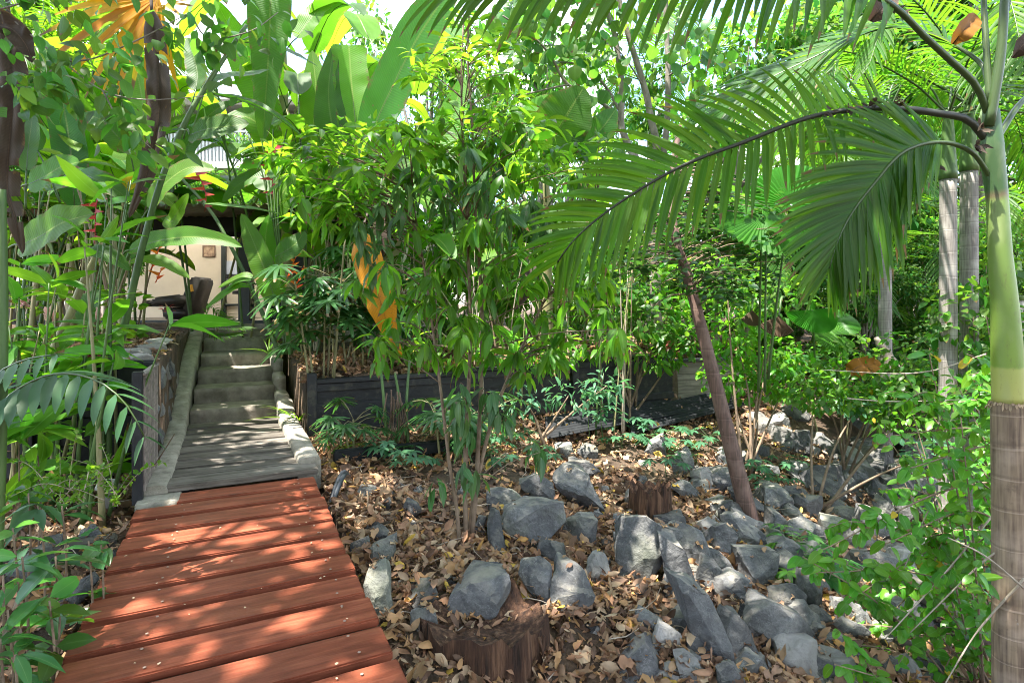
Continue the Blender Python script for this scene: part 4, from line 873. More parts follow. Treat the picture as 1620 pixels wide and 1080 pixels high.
def ring_mat(name, base, gap, dark, pale, k1=.35, k2=.4):
    m, nd, out, nt = newmat(name); tc = nd('TexCoord'); sx = nd('SeparateXYZ', Vector=tc.outputs['Object'])
    wob = nd('TexNoise', Vector=tc.outputs['Object'], Scale=4.0, Detail=3.0)
    wz_ = nd('TexNoise', Vector=nd('VectorMath', _operation='MULTIPLY', i0=tc.outputs['Object'], i1=(0, 0, 1)).outputs[0], Scale=3.0, Detail=2.0)
    z = mth(nd, 'ADD', mth(nd, 'MULTIPLY_ADD', wob.outputs[0], .035, sx.outputs[2]), mth(nd, 'MULTIPLY', wz_.outputs[0], .3))
    fr = mth(nd, 'FRACT', mth(nd, 'DIVIDE', z, gap))
    ln = ramp(nd, fr, [(.0, (0, 0, 0)), (.015, (1, 1, 1)), (.04, (1, 1, 1)), (.06, (0, 0, 0))])
    dk = ramp(nd, fr, [(.09, (0, 0, 0)), (.11, (1, 1, 1)), (.13, (1, 1, 1)), (.2, (0, 0, 0))])
    fib = nd('TexNoise', Vector=nd('VectorMath', _operation='MULTIPLY', i0=tc.outputs['Object'], i1=(70, 70, 4)).outputs[0], Scale=1.0, Detail=6.0)
    big = nd('TexNoise', Vector=tc.outputs['Object'], Scale=5.0, Detail=5.0)
    c = ramp(nd, fib.outputs[0], [(.3, dark), (.6, base), (.8, tuple(x*1.25 for x in base))])
    c = mixc(nd, ramp(nd, big.outputs[0], [(.5, (0, 0, 0)), (.72, (.75, .75, .75))]), c, pale)
    li = nd('TexNoise', Vector=tc.outputs['Object'], Scale=11.0, Detail=8.0, Roughness=.7)
    c = mixc(nd, ramp(nd, li.outputs[0], [(.60, (0, 0, 0)), (.66, (.55, .55, .55))]), c, tuple(x*.45 for x in base)); c = mixc(nd, ramp(nd, li.outputs[0], [(.3, (.5, .5, .5)), (.36, (0, 0, 0))]), c, (.42, .42, .37))
    c = mixc(nd, mth(nd, 'MULTIPLY', ln, k1), c, pale); c = mixc(nd, mth(nd, 'MULTIPLY', dk, k2), c, dark)
    bp = nd('Bump', Strength=.4, Distance=.005, Height=mth(nd, 'ADD', fib.outputs[0], mth(nd, 'MULTIPLY', ln, .6)))
    pr = nd('BsdfPrincipled', Base__Color=c, Roughness=.75, Normal=bp.outputs[0]); nt.links.new(pr.outputs[0], out.inputs[0]); return m
M['ringed'] = ring_mat('ringed_trunk', (.25, .178, .115), .165, (.1, .065, .045), (.42, .32, .24))
M['ringed_grey'] = ring_mat('grey_ringed_trunk', (.26, .235, .215), .14, (.12, .1, .09), (.42, .39, .35))
M['leaning'] = ring_mat('leaning_bark', (.15, .085, .065), .22, (.07, .04, .03), (.22, .14, .11))

# ------------------------------------------------------------------ plant builders
def paddle(mb, pts, W, nh=(0, -1, .3), fold=.12, curl=.0, wave=.03, K=30, across=8, tears=0, tip=.55, base=.35, m=0, rib=1, ribr=.008, pet=None, seed=None, flat_end=False):
    R = np.random.default_rng(seed if seed is not None else RNG.integers(1 << 30))
    C = catmull(pts, K+1); T = tangents(C); L = np.linalg.norm(np.diff(C, axis=0), axis=1).sum()
    S_ = nrm(np.cross(T, np.array(nh, float))); N_ = np.cross(S_, T)
    t = np.linspace(0, 1, K+1)
    wp = np.minimum(1, (t/.16+.03)**base)*np.minimum(1, (np.maximum(0, 1-t)/.42)**tip)
    if flat_end: wp = np.minimum(1, (t/.16+.03)**base)*np.minimum(1, np.maximum(0, (1-t)/.03+.75))
    wp = np.maximum(wp, .012)*(1+.04*np.sin(t*19+R.random()*6))
    seg = np.zeros((K+1, 2)); cutrows = {0: [], 1: []}
    for sd in (0, 1):
        if tears:
            cr = sorted(R.choice(np.arange(3, K-2), size=min(tears, K-6), replace=False)); cutrows[sd] = set(cr)
            off = 0
            for k in range(K+1):
                if k in cutrows[sd]: off = R.normal()*.22
                seg[k, sd] = off
    ss = np.linspace(-1, 1, across+1)
    ph = R.random(4)*6
    V = np.zeros((K+1, across+1, 3)); U = np.zeros((K+1, across+1, 3))
    for j, s in enumerate(ss):
        sd = 0 if s < 0 else 1; a = abs(s)
        z = fold*a-curl*a*a*2+wave*2*a*(np.sin(t*23+ph[sd])+.6*np.sin(t*41+ph[2+sd]))*.6+seg[:, sd]*a
        V[:, j] = C+S_*(s*wp*W/2)[:, None]*np.cos(fold)+N_*(z*wp*W/2)[:, None]
        U[:, j, 0] = s; U[:, j, 1] = t*L
    Q = []
    for k in range(K):
        for j in range(across):
            sd = 0 if j < across//2 else 1
            inner = (j in (across//2-1, across//2))
            if k in cutrows[sd] and not inner and seg[k, sd] != 0: continue
            a = k*(across+1)+j; Q.append((a, a+1, a+across+2, a+across+1))
    mb.add(V.reshape(-1, 3), Q, U.reshape(-1, 3), m)
    tube(mb, [list(C[i]-N_[i]*ribr*.5) for i in range(0, K+1, 3)], ribr, ribr*.25, n=K//2, sides=5, m=rib)
    if pet is not None: tube(mb, [pet, list((np.array(pet)*.4+C[0]*.6)+np.array([0, 0, .03])), list(C[0])], ribr*1.5, ribr, n=8, sides=6, m=rib)
    return C
def frond(mb, pts, L, n=46, ang=(62, 28), lift=.15, droop=1.0, w=.032, nh=(0, 0, 1), start=.12, K=7, rr=.018, prof=(.6, 1, .45), jit=.06, sides=(-1, 1), m=0, rm=1):
    N0 = 90; C = catmull(pts, N0); T = tangents(C)
    S_ = nrm(np.cross(T, np.array(nh, float))); N_ = np.cross(S_, T)
    tt = np.linspace(start, .995, n); idx = tt*(N0-1); i0 = np.minimum(idx.astype(int), N0-2); f = (idx-i0)[:, None]
    for sg in sides:
        B = C[i0]*(1-f)+C[i0+1]*f; t_ = nrm(T[i0]); sd = S_[i0]*sg; nn = N_[i0]
        q = (tt-start)/(1-start)
        a = np.radians(ang[0]+(ang[1]-ang[0])*q+RNG.normal(size=n)*3)
        lf = lift+RNG.normal(size=n)*jit
        d = nrm(np.cos(a)[:, None]*t_+np.sin(a)[:, None]*(sd*np.cos(lf)[:, None]+nn*np.sin(lf)[:, None]))
        pr = np.interp(q, [0, .15, .5, .8, 1], [prof[0]*.7, prof[0], prof[1], (prof[1]+prof[2])/2, prof[2]])
        ln = L*pr*(1+RNG.normal(size=n)*.05)
        wv = nrm(t_-(t_*d).sum(1, keepdims=True)*d); wv = nrm(wv+RNG.normal(size=(n, 3))*.10)
        V = np.zeros((n, K+1, 3, 3)); U = np.zeros((n, K+1, 3, 3)); p = B.copy(); dk = d.copy()
        for k in range(K+1):
            s = k/K; ww = w*(.45+.55*min(1, s*5))*(1-s**2.2)**.8+.0015
            nk = np.cross(wv, dk)
            for j, x in enumerate((-1, 0, 1)):
                V[:, k, j] = p+wv*(x*ww/2*np.minimum(1, pr+.25)[:, None])+nk*(abs(x)*ww*.12)
                U[:, k, j, 0] = x; U[:, k, j, 1] = s
            p = p+dk*(ln/K)[:, None]
            dk = nrm(dk+np.array([0, 0, -1.])*droop*(.10+.9*s)*1.6/K)
            wv = nrm(wv-(wv*dk).sum(1, keepdims=True)*dk)
        m3 = 3; base = (np.arange(n)*(K+1)*m3)[:, None, None]; kk = (np.arange(K)*m3)[None, :, None]; jj = np.arange(2)[None, None]
        a_ = base+kk+jj; Q = np.stack([a_, a_+1, a_+m3+1, a_+m3], -1)
        mb.add(V.reshape(-1, 3), Q.reshape(-1, 4), U.reshape(-1, 3), m)
    tube(mb, [list(c) for c in C[::6]]+[list(C[-1])], rr, rr*.2, n=40, sides=6, m=rm)
def fans(mb, hubs, axes, nhs, Rr, nf=9, spread=200, T=None, m=0, jit=.06):
    hubs = np.asarray(hubs, float); axes = nrm(np.asarray(axes, float)); nhs = np.asarray(nhs, float)
    N = len(hubs); S_ = nrm(np.cross(axes, nhs)); N_ = np.cross(S_, axes)
    B, D_, H_, Ls = [], [], [], []
    for k in range(nf):
        a = math.radians(-spread/2+spread*k/(nf-1))+RNG.normal(size=(N, 1))*jit
        d = np.cos(a)*axes+np.sin(a)*S_+RNG.normal(size=(N, 3))*jit
        B.append(hubs); D_.append(d); H_.append(N_); Ls.append(Rr*(1-.25*abs(2*k/(nf-1)-1))*RNG.uniform(.85, 1.1, N))
    scatter(mb, T or T_finger, np.concatenate(B), np.concatenate(D_), np.concatenate(H_), np.concatenate(Ls), m=m)
def whorls(mb, cen, axis, k, L, T, out=.8, up=.25, down=.5, m=0, spread=.04, nhj=.35):
    cen = np.asarray(cen, float); N = len(cen); axis = np.broadcast_to(np.asarray(axis, float), (N, 3))
    c = np.repeat(cen, k, 0); ax = np.repeat(axis, k, 0); n = N*k
    az = RNG.random(n)*6.283; o = np.stack([np.cos(az), np.sin(az), np.zeros(n)], -1)
    d = nrm(o*out+ax*up+np.array([0, 0, -1.])*down*RNG.uniform(.2, 1.6, (n, 1))+RNG.normal(size=(n, 3))*.15)
    nh = nrm(np.array([0, 0, 1.])+o*.5+RNG.normal(size=(n, 3))*nhj)
    scatter(mb, T, c+o*spread*RNG.random((n, 1))+ax*RNG.uniform(-.06, .03, (n, 1)), d, nh, RNG.uniform(*L, n), m=m)
def blob(n, c, r, shell=.5):
    q = rv(n)*(RNG.random((n, 1))**(1/3)*(1-shell)+shell*RNG.uniform(.8, 1.05, (n, 1)))
    return np.array(c)+q*np.array(r), q
def leafblob(mb, n, c, r, T, L, m=0, down=.3, shell=.4, nhj=.6):
    p, q = blob(n, c, r, shell)
    d = nrm(q*.7+rv(n)*.7+np.array([0, 0, -down])); nh = nrm(np.array([0, 0, 1.])+rv(n)*nhj+q*.3)
    scatter(mb, T, p, d, nh, RNG.uniform(*L, n), m=m)
def Pn(px, py, D): return np.array(P(px, py, D))

# ------------------------------------------------------------------ ringed foreground palm
TP = 3.0
pb = P(1600, 1180, TP)
pa = empty('palm_tree', (pb.x, TP, -.9), 'foreground palm with ringed brown trunk and smooth green crownshaft at the right edge', 'palm tree')
mb = MB()
z0, z1 = -.95, P(0, 636, TP).z
def tr(t): return .082-.008*t
tube(mb, [(pb.x-.0, TP, z0), (pb.x-.005, TP, (z0+z1)/2), (P(1595, 0, TP).x, TP, z1)], .08, n=60, sides=28, rfun=tr); mb.build('trunk', M['ringed'], pa)
mb = MB()
tube(mb, [P(1595, 637, TP), P(1593, 560, TP), P(1589, 480, TP), P(1582, 400, TP), P(1577, 310, TP), P(1569, 240, TP), P(1566, 175, TP)], .07, n=50, sides=26,
     rfun=lambda t: float(np.interp(t, [0, .1, .2, .33, .5, .7, .8, .88, 1], [.069, .069, .067, .060, .052, .047, .051, .054, .041]))); mb.build('crownshaft', M['crownshaft'], pa)
mb = MB()
for k in range(40):
    a = k/40*6.283; c0 = Vector(P(1595, 636, TP)); q = c0+Vector((math.cos(a)*.0755, math.sin(a)*.0755, .004+random.uniform(-.004, .004)))
    scatter(mb, T_litter, [q], [[math.cos(a)*.12, math.sin(a)*.12, -1]], [[math.cos(a), math.sin(a), .1]], [random.uniform(.012, .05)], [random.uniform(.02, .035)])
mb.build('dry_sheath', M['paper'], pa)
M['rachis'] = flat_mat('frond_stalk', (.05, .085, .022), .4); M['rachis_dark'] = flat_mat('dark_frond_stalk', (.03, .032, .02), .5)
def pf(pts, L, mat='palm', rm='rachis', parent=pa, name='frond', **kw):
    mb = MB(); frond(mb, pts, L, **kw); return mb.build(name, [M[mat], M[rm]], parent)
# arching frond to the left
pf([P(1562, 225, 3.0), P(1545, 195, 2.98), P(1480, 179, 2.96), P(1390, 171, 2.95), P(1280, 186, 2.95), P(1180, 224, 2.97), P(1080, 262, 3.0), P(984, 318, 3.05), P(915, 372, 3.12), P(882, 415, 3.2)], .55, rm='rachis_dark', n=50, ang=(80, 30), lift=.1, droop=.9, w=.036, nh=(.15, -.95, .3), start=.25, rr=.02, prof=(.6, .95, .55), jit=.16)
# drooping dense frond
pf([P(1568, 285, 3.0), P(1540, 243, 2.95), P(1490, 225, 2.9), P(1430, 240, 2.86), P(1385, 288, 2.84), P(1347, 338, 2.82), P(1326, 380, 2.80), P(1312, 425, 2.80)], .54, n=66, ang=(56, 20), lift=.12, droop=.6, w=.032, nh=(.1, -1, .25), start=.30, rr=.014, prof=(.8, 1, .45))
# rising frond over the top of the frame, leaflets hanging into the view
pf([P(1566, 190, 3.0), P(1548, 140, 2.95), P(1472, 67, 2.85), P(1402, 2, 2.75), P(1290, -40, 2.65), P(1120, -62, 2.55), P(950, -58, 2.5), P(800, -38, 2.48), P(690, -10, 2.5)], .58, n=58, ang=(70, 42), lift=-.05, droop=.75, w=.040, nh=(.1, -.8, .45), start=.28, rr=.019, prof=(.8, 1, .5), jit=.14)
# paler frond seen behind it, backlight put into its colour
pf([P(1566, 150, 3.05), P(1540, 90, 3.25), P(1413, 42, 3.5), P(1280, 95, 3.7), P(1176, 150, 3.85), P(1120, 215, 3.95)], .72, 'palm_lit', n=60, ang=(58, 26), lift=.05, droop=.8, w=.034, nh=(.1, -.6, .8), start=.22, rr=.014)
pf([P(1566, 165, 3.05), P(1600, -30, 3.1), P(1640, -260, 3.3), P(1760, -420, 3.6)], .75, n=44, lift=.2, droop=1.1, nh=(0, -.3, 1), start=.45)
pf([P(1566, 165, 3.05), P(1556, 0, 3.15), P(1545, -250, 3.4), P(1480, -420, 3.9)], .75, n=44, lift=.2, droop=1.1, nh=(0, -.3, 1), start=.5)
pf([P(1570, 230, 3.05), P(1630, 150, 3.2), P(1720, 130, 3.5), P(1830, 200, 3.9)], .7, n=46, lift=.1, droop=1.0, nh=(0, -.3, 1), start=.2)
mb = MB()
tube(mb, [P(1564, 200, 2.97), P(1572, 160, 2.96), P(1584, 80, 2.95), P(1590, -20, 2.95), P(1594, -140, 2.97)], .024, .016, n=16, sides=10); mb.build('spear_leaf', M['rachis'], pa)
# torn dry fibre at the frond bases
for (px, py, a) in ((1552, 205, .03), (1545, 228, .035), (1470, 240, .03), (1440, 236, .03), (1415, 165, .03), (1380, 168, .035), (1340, 172, .03), (1310, 178, .03), (1480, 262, .03), (1420, 20, .035)):
    mb = MB()
    for q in range(5):
        p = Pn(px+random.uniform(-8, 8), py+random.uniform(-4, 4), 2.92); d = np.array([random.uniform(-.6, .6), random.uniform(-.6, 0), random.uniform(-1, .3)])
        scatter(mb, T_litter, [p], [d], [[0, -1, .3]], a*random.uniform(1, 2.2))
    mb.build('dry_fibre', M['deadleaf'], pa)


# ------------------------------------------------------------------ other palms (one built, the rest copies)
def palm_proto(name, label, x, y, z, hgt, r, group=None, nf=11, L=.62, fl=2.1, mat='palm_lit', seed=1, trunkmat='ringed_grey', lean=(0, 0)):
    R = random.Random(seed); e = empty(name, (x, y, z), label, 'palm tree', group)
    mb = MB(); top = Vector((x+lean[0], y+lean[1], z+hgt))
    tube(mb, [(x, y, z-.3), (x+lean[0]*.4, y+lean[1]*.4, z+hgt*.5), top], r, r*.85, n=30, sides=14); mb.build('trunk', M[trunkmat], e)
    mb = MB(); tube(mb, [top, top+Vector((0, 0, .5)), top+Vector((0, 0, .8))], r*.95, r*.45, n=10, sides=12); mb.build('crownshaft', M['cane'], e)
    c = top+Vector((0, 0, .75))
    for k in range(nf):
        a = k*2.4+R.uniform(-.2, .2); el = 1.25-1.35*(k/nf)+R.uniform(-.1, .1); o = Vector((math.cos(a), math.sin(a), 0)); ln = fl*R.uniform(.85, 1.1)
        p1 = c+(o*math.cos(el)+Vector((0, 0, math.sin(el))))*ln*.35
        p2 = c+o*ln*(.45+.35*math.cos(el))+Vector((0, 0, ln*(.55*math.sin(el)+.02)))
        p3 = c+o*ln*(.72+.3*math.cos(el))+Vector((0, 0, ln*(.45*math.sin(el)-.32)))
        mb = MB(); frond(mb, [c, p1, p2, p3], L, n=40, ang=(62, 28), lift=.15, droop=1.0, w=.036, K=5, rr=.014, start=.15)
        mb.build('frond', [M[mat], M['rachis']], e)
    return e
def base_of(px, D, dz=0):
    x = (px-810)/F*D; return x, D, G(x, D)+dz
x, y, z = base_of(1500, 6.6); pp = palm_proto('palm_tree', 'slender grey ringed palm trunk, left one of the pair behind the hibiscus', x, y, z, 4.2, .10, 'grey palms on the right', seed=4)
x, y, z = base_of(1533, 6.9); copy_tree(pp, Matrix.Translation((x, y, z)) @ Matrix.Rotation(1.3, 4, 'Z') @ Matrix.Scale(1.07, 4), 'slender grey ringed palm trunk, right one of the pair behind the hibiscus', 'grey palms on the right')
x, y, z = base_of(1340, 11.5); copy_tree(pp, Matrix.Translation((x, y, z-.8)) @ Matrix.Rotation(2.2, 4, 'Z') @ Matrix.Scale(.92, 4), 'palm far behind the drooping frond among dark shrubs', 'grey palms on the right')
x, y, z = base_of(1610, 10.0); copy_tree(pp, Matrix.Translation((x, y, z-1.6)) @ Matrix.Rotation(4.0, 4, 'Z') @ Matrix.Scale(1.0, 4), 'palm behind the foreground crownshaft with fronds filling the right edge', 'grey palms on the right')
x, y, z = base_of(1030, 15.0); copy_tree(pp, Matrix.Translation((x, y, z+.5)) @ Matrix.Rotation(5.0, 4, 'Z') @ Matrix.Scale(1.25, 4), 'pale feathery palm far off between the three grey stems', 'grey palms on the right')
x, y, z = base_of(1400, 9.0); copy_tree(pp, Matrix.Translation((x, y, z+.1)) @ Matrix.Rotation(.6, 4, 'Z') @ Matrix.Scale(1.05, 4), 'palm whose green fronds droop behind the arching frond', 'grey palms on the right')
for (q, px_, D_q, dz, s_, r_) in ((0, 1185, 11.5, -2.3, .85, .3), (1, 1290, 10.5, -2.6, .8, 2.9), (2, 1455, 11.5, -2.4, .9, 1.1), (3, 1575, 8.2, -2.7, .8, 5.2), (4, 1120, 16.0, -1.0, 1.0, 4.1), (5, 1370, 14.5, -1.4, 1.0, 3.3)):
    x, y, z = base_of(px_, D_q); copy_tree(pp, Matrix.Translation((x, y, z+dz)) @ Matrix.Rotation(r_, 4, 'Z') @ Matrix.Scale(s_, 4), 'young palm crown on the right, '+('behind the leaning trunk tree', 'behind the glowing round fan leaf', 'between the drooping frond and the grey palm pair', 'just left of the ringed foreground trunk', 'far behind the dangling leaflets', 'far above the pointed stump')[q], 'grey palms on the right')
pl_ = palm_proto('palm_tree', 'yellow green ringed bamboo like palm stem behind the left bright paddle leaf', *base_of(115, 9.0), 3.6, .085, seed=9, nf=10, fl=1.9, trunkmat='pale_cane', mat='palm')
x, y, z = base_of(150, 9.6); copy_tree(pl_, Matrix.Translation((x, y, z)) @ Matrix.Rotation(2, 4, 'Z'), 'second yellow green ringed stem right of the first in the left thicket')
x, y, z = base_of(60, 11); copy_tree(pl_, Matrix.Translation((x, y, z)) @ Matrix.Rotation(4, 4, 'Z') @ Matrix.Scale(1.15, 4), 'shaded palm at the left edge deep in the thicket')

# ------------------------------------------------------------------ leaning trunk tree
D0 = ray(1190, 832)
lt = empty('tree', P(1190, 835, D0), 'slim brown trunk leaning left out of the rocks with dark small leaved crown', 'tree')
mb = MB(); Cl = tube(mb, [P(1194, 850, D0), P(1178, 790, D0), P(1145, 660, D0+.05), P(1115, 540, D0+.15), P(1090, 445, D0+.25), P(1068, 370, D0+.35), P(1062, 300, D0+.5), P(1075, 200, D0+.7)], .092, .03, n=60, sides=16, wob=.03)
mb.build('trunk', M['leaning'], lt)
mb = MB(); ml = MB(); R = random.Random(2)
cl = []
for (px, py, dd, rx, n) in ((1000, 400, .3, 45, 16), (1090, 400, -.1, 50, 20), (1150, 440, .1, 50, 20), (1180, 370, .4, 55, 20), (1040, 350, .6, 50, 18), (1140, 340, .5, 45, 16), (1010, 440, .5, 40, 12), (1120, 290, .6, 45, 14), (1200, 420, .8, 50, 16), (1215, 320, .6, 35, 10)):
    for _ in range(n): cl.append(Pn(px+R.gauss(0, rx*.6), py+R.gauss(0, rx*.5), D0+dd+R.gauss(0, .2)))
cl = np.array(cl)
whorls(ml, cl, (0, 0, 1), 9, (.07, .12), T_ovate, out=.9, up=.3, down=.3, spread=.12)
ml.build('crown', M['ovate_dark'], lt)
mb2 = MB()
for c in cl[::2]:
    k = min(range(22, 56), key=lambda i: np.linalg.norm(Cl[i]-c)); tube(mb2, [Cl[k], (Cl[k]+c)/2+np.array([0, 0, .08]), c], .010, .003, n=6, sides=4)
mb2.build('branches', M['twig'], lt)

# ------------------------------------------------------------------ three grey stems, heart shaped leaves
D3 = 9.4; x3 = (1040-810)/F*D3
t3 = empty('tree', (x3, D3, G(x3, D3)), 'grey forked tree with round heart shaped leaves rising behind the arching frond', 'tree')
mb = MB()
tube(mb, [(x3, D3, G(x3, D3)-.2), P(1035, 420, D3), P(1012, 280, D3), P(1000, 238, D3)], .10, .075, n=20, sides=10, wob=.06)
tube(mb, [P(1004, 250, D3), P(983, 200, D3), P(984, 140, D3), P(972, 55, D3), P(955, 5, D3), P(930, -90, D3)], .062, .03, n=30, sides=10, wob=.08)
tube(mb, [P(1012, 290, D3), P(1038, 235, D3), P(1030, 190, D3), P(1020, 140, D3), P(985, 25, D3), P(970, -60, D3)], .068, .035, n=30, sides=10, wob=.08)
tube(mb, [P(1035, 330, D3+.1), P(1053, 218, D3+.1), P(1057, 111, D3+.1), P(1053, 0, D3+.1), P(1060, -100, D3)], .058, .035, n=30, sides=10, wob=.06)
mb.build('trunk', M['grey_bark'], t3)
mb = MB()
tube(mb, [P(982, 196, D3), P(955, 165, D3-.1), P(898, 134, D3-.3), P(872, 90, D3-.5), P(845, 60, D3-.6), P(795, 25, D3-.8)], .034, .012, n=24, sides=8)
tube(mb, [P(985, 185, D3), P(960, 140, D3), P(925, 105, D3), P(880, 98, D3)], .03, .012, n=16, sides=7)
tube(mb, [P(900, 134, D3-.3), P(870, 140, D3-.4), P(810, 155, D3-.5)], .018, .008, n=12, sides=6)
for q in ((1053, 90, 1120, 40), (1058, 120, 1130, 85), (1020, 140, 960, 60), (1057, 100, 1075, 20), (1030, 190, 1100, 160), (975, 60, 1010, -20)):
    tube(mb, [P(q[0], q[1], D3), P((q[0]+q[2])/2, (q[1]+q[3])/2-6, D3-.2), P(q[2], q[3], D3-.4)], .016, .006, n=10, sides=6)
mb.build('branches', M['grey_bark'], t3)
ml = MB()
for (px, py, rx, ry, n) in ((900, 60, 90, 60, 190), (1000, 50, 70, 50, 60), (1100, 70, 50, 60, 80), (1130, 170, 40, 50, 50), (950, 150, 50, 40, 30), (830, 40, 60, 50, 110), (1090, 190, 30, 40, 24), (1000, -60, 140, 30, 160), (880, -30, 120, 40, 180)):
    p = np.array([P(px+random.gauss(0, rx*.6), py+random.gauss(0, ry*.6), D3+random.gauss(-.2, .5)) for _ in range(n)])
    scatter(ml, T_round, p, nrm(rv(n)*.6+np.array([0, -.2, -.7])), nrm(rv(n)*.7+np.array([0, -.4, .8])), RNG.uniform(.12, .24, n))
ml.build('crown', M['ovate'], t3)
# ------------------------------------------------------------------ thin central tree with hanging lance leaves
DC = ray(735, 858)
ct = empty('tree', P(735, 862, DC), 'thin multi stemmed young tree with drooping lance shaped leaves in the centre', 'tree')
stems = [[(728, 872), (722, 800), (712, 740), (700, 640), (690, 560), (672, 430), (650, 300)],
         [(738, 868), (736, 790), (737, 700), (742, 600), (744, 500), (738, 330), (730, 150), (733, 40)],
         [(745, 862), (752, 790), (757, 700), (761, 600), (762, 480), (752, 330), (747, 200), (740, 90), (745, -20)],
         [(742, 866), (748, 800), (780, 660), (830, 540), (890, 420), (940, 330)]]
mt = [];
for k, s in enumerate(stems):
    mb = MB(); mt.append(tube(mb, [P(px, py, DC+(.03*k)+(.25 if k == 3 and i > 2 else 0)+.02*math.sin(i*2+k)) for i, (px, py) in enumerate(s)], .019 if k else .016, .006, n=44, sides=9, wob=.08)); mb.build('stem', M['twig'], ct)
AllC = np.concatenate(mt)
R = random.Random(12)
groups = [(560, 300, 60, 50, 16, 1), (510, 330, 45, 40, 9, 1), (640, 215, 60, 55, 14, 1), (720, 140, 60, 60, 14, 2), (800, 190, 60, 60, 13, 1), (870, 250, 50, 50, 12, 1), (930, 275, 38, 40, 9, 2), (690, 320, 80, 60, 20, 0), (800, 330, 80, 60, 20, 0), (610, 380, 60, 50, 14, 0), (700, 430, 80, 50, 20, 0), (820, 430, 80, 50, 20, 0), (900, 390, 50, 50, 12, 0), (640, 500, 50, 35, 10, 0), (740, 520, 70, 45, 15, 0), (860, 510, 50, 45, 11, 0), (905, 560, 28, 25, 5, 0), (600, 560, 30, 30, 6, 0), (755, 80, 50, 50, 10, 2), (690, 240, 60, 50, 12, 1), (770, 260, 60, 50, 12, 0), (540, 240, 40, 40, 9, 2), (940, 470, 40, 40, 9, 0), (470, 260, 40, 30, 7, 1), (960, 520, 30, 35, 6, 0), (600, 450, 40, 40, 6, 0), (520, 280, 50, 40, 8, 1), (480, 330, 40, 35, 6, 0), (680, 580, 50, 30, 6, 0), (800, 590, 50, 30, 6, 0)]
W = {0: [], 1: [], 2: []}; D_ = []
for (px, py, rx, ry, n, kind) in groups:
    for _ in range(n):
        W[kind].append(Pn(R.gauss(px, rx*.62), R.gauss(py-18, ry*.62), DC+R.gauss(-.05, .32)))
low = [Pn(R.choice((725, 745, 770))+R.gauss(0, 18), R.uniform(580, 690), DC-.1+R.gauss(0, .1)) for _ in range(11)]+[Pn(735, 735, DC-.12), Pn(752, 745, DC-.08), Pn(690, 760, DC), Pn(845, 700, DC+.5), Pn(855, 715, DC+.4)]
fb = MB(); fo = MB(); fn = MB()
w0 = np.array(W[0]); w1 = np.array(W[1]); w2 = np.array(W[2])
w0 = w0[RNG.random(len(w0)) < .62]; h = len(w0)//4
whorls(fo, w0[:h], (0, 0, 1), 8, (.13, .21), T_lance, out=.6, up=.1, down=.85)
whorls(fb, w0[h:], (0, 0, 1), 9, (.12, .21), T_lance, out=.65, up=.15, down=.75)
whorls(fb, w1, (0, 0, 1), 9, (.11, .20), T_lance, out=.8, up=.25, down=.55)
whorls(fn, w2, (0, 0, 1), 8, (.09, .17), T_lance, out=.9, up=.5, down=.3)
whorls(fn, w1[::2]+np.array([0, 0, .05]), (0, 0, 1), 4, (.06, .12), T_lance, out=.8, up=.7, down=.1)
whorls(fo, np.array(low), (0, 0, 1), 6, (.13, .2), T_lance, out=.5, up=.1, down=.9)
fb.build('foliage', M['mango'], ct); fo.build('old_foliage', M['mango_old'], ct); fn.build('young_foliage', M['mango_new'], ct)
mb = MB()
for c in np.concatenate([w0, w1, w2, np.array(low)]):
    dd = np.linalg.norm(AllC-c, axis=1)+np.maximum(0, AllC[:, 2]-c[2]+.15)*2
    k = int(np.argmin(dd)); q = AllC[k]
    tube(mb, [q, (q+c)/2+np.array([0, 0, .05]), c], .006, .0022, n=7, sides=4)
mb.build('branches', M['twig'], ct)

# ------------------------------------------------------------------ big paddle leaves: bananas and heliconias
def plant(name, loc, label, cat='plant', group=None): return empty(name, loc, label, cat, group)
def PL(par, pts, W, mat='mature', nh=(0, -1, .3), pet=None, **kw):
    mb = MB(); paddle(mb, [P(*p) for p in pts], W, nh, pet=P(*pet) if pet else None, **kw)
    return mb.build('leaf', [M[mat], M['cane'] if mat not in ('deadleaf', 'yellowleaf') else M['deadleaf']], par)
def ST(par, pts, r0, r1, mat='cane', name='stem', n=24):
    mb = MB(); tube(mb, [P(*p) for p in pts], r0, r1, n=n, sides=9); return mb.build(name, M[mat], par)
def hx(px, D): x = (px-810)/F*D; return (x, D, G(x, D))
# centre banana: two tall leaves and the leaf behind
b1 = plant('banana_plant', hx(600, 7.6), 'tall banana plant with a huge dark upright leaf above the yellow dead leaf', 'banana plant')
ST(b1, [(612, 700, 7.3), (604, 560, 7.4), (598, 400, 7.4), (590, 250, 7.2)], .085, .04, 'pale_cane', 'stalk')
PL(b1, [(588, 230, 6.6), (597, 190, 6.5), (620, 140, 6.3), (655, 70, 6.0), (700, 0, 5.8), (745, -70, 5.7)], .62, nh=(-.35, -1, .15), fold=.12, wave=.02, pet=(592, 300, 7.0))
PL(b1, [(568, 240, 7.4), (562, 190, 7.5), (556, 130, 7.6), (552, 72, 7.7)], .46, 'young', nh=(.25, -1, .3), fold=.1, flat_end=True, pet=(590, 320, 7.3))
PL(b1, [(560, 275, 6.8), (572, 255, 6.7), (588, 228, 6.65), (606, 207, 6.6)], .34, nh=(0, -1, .6), pet=(592, 320, 7.1))
PL(b1, [(590, 300, 7.1), (640, 262, 6.9), (690, 250, 6.8), (735, 275, 6.7)], .45, nh=(0, -.8, .8), pet=(592, 330, 7.2))
PL(b1, [(600, 320, 7.2), (640, 290, 7.5), (700, 220, 7.8), (735, 120, 8.0)], .5, 'young', nh=(0, -1, .2), pet=(595, 350, 7.3))
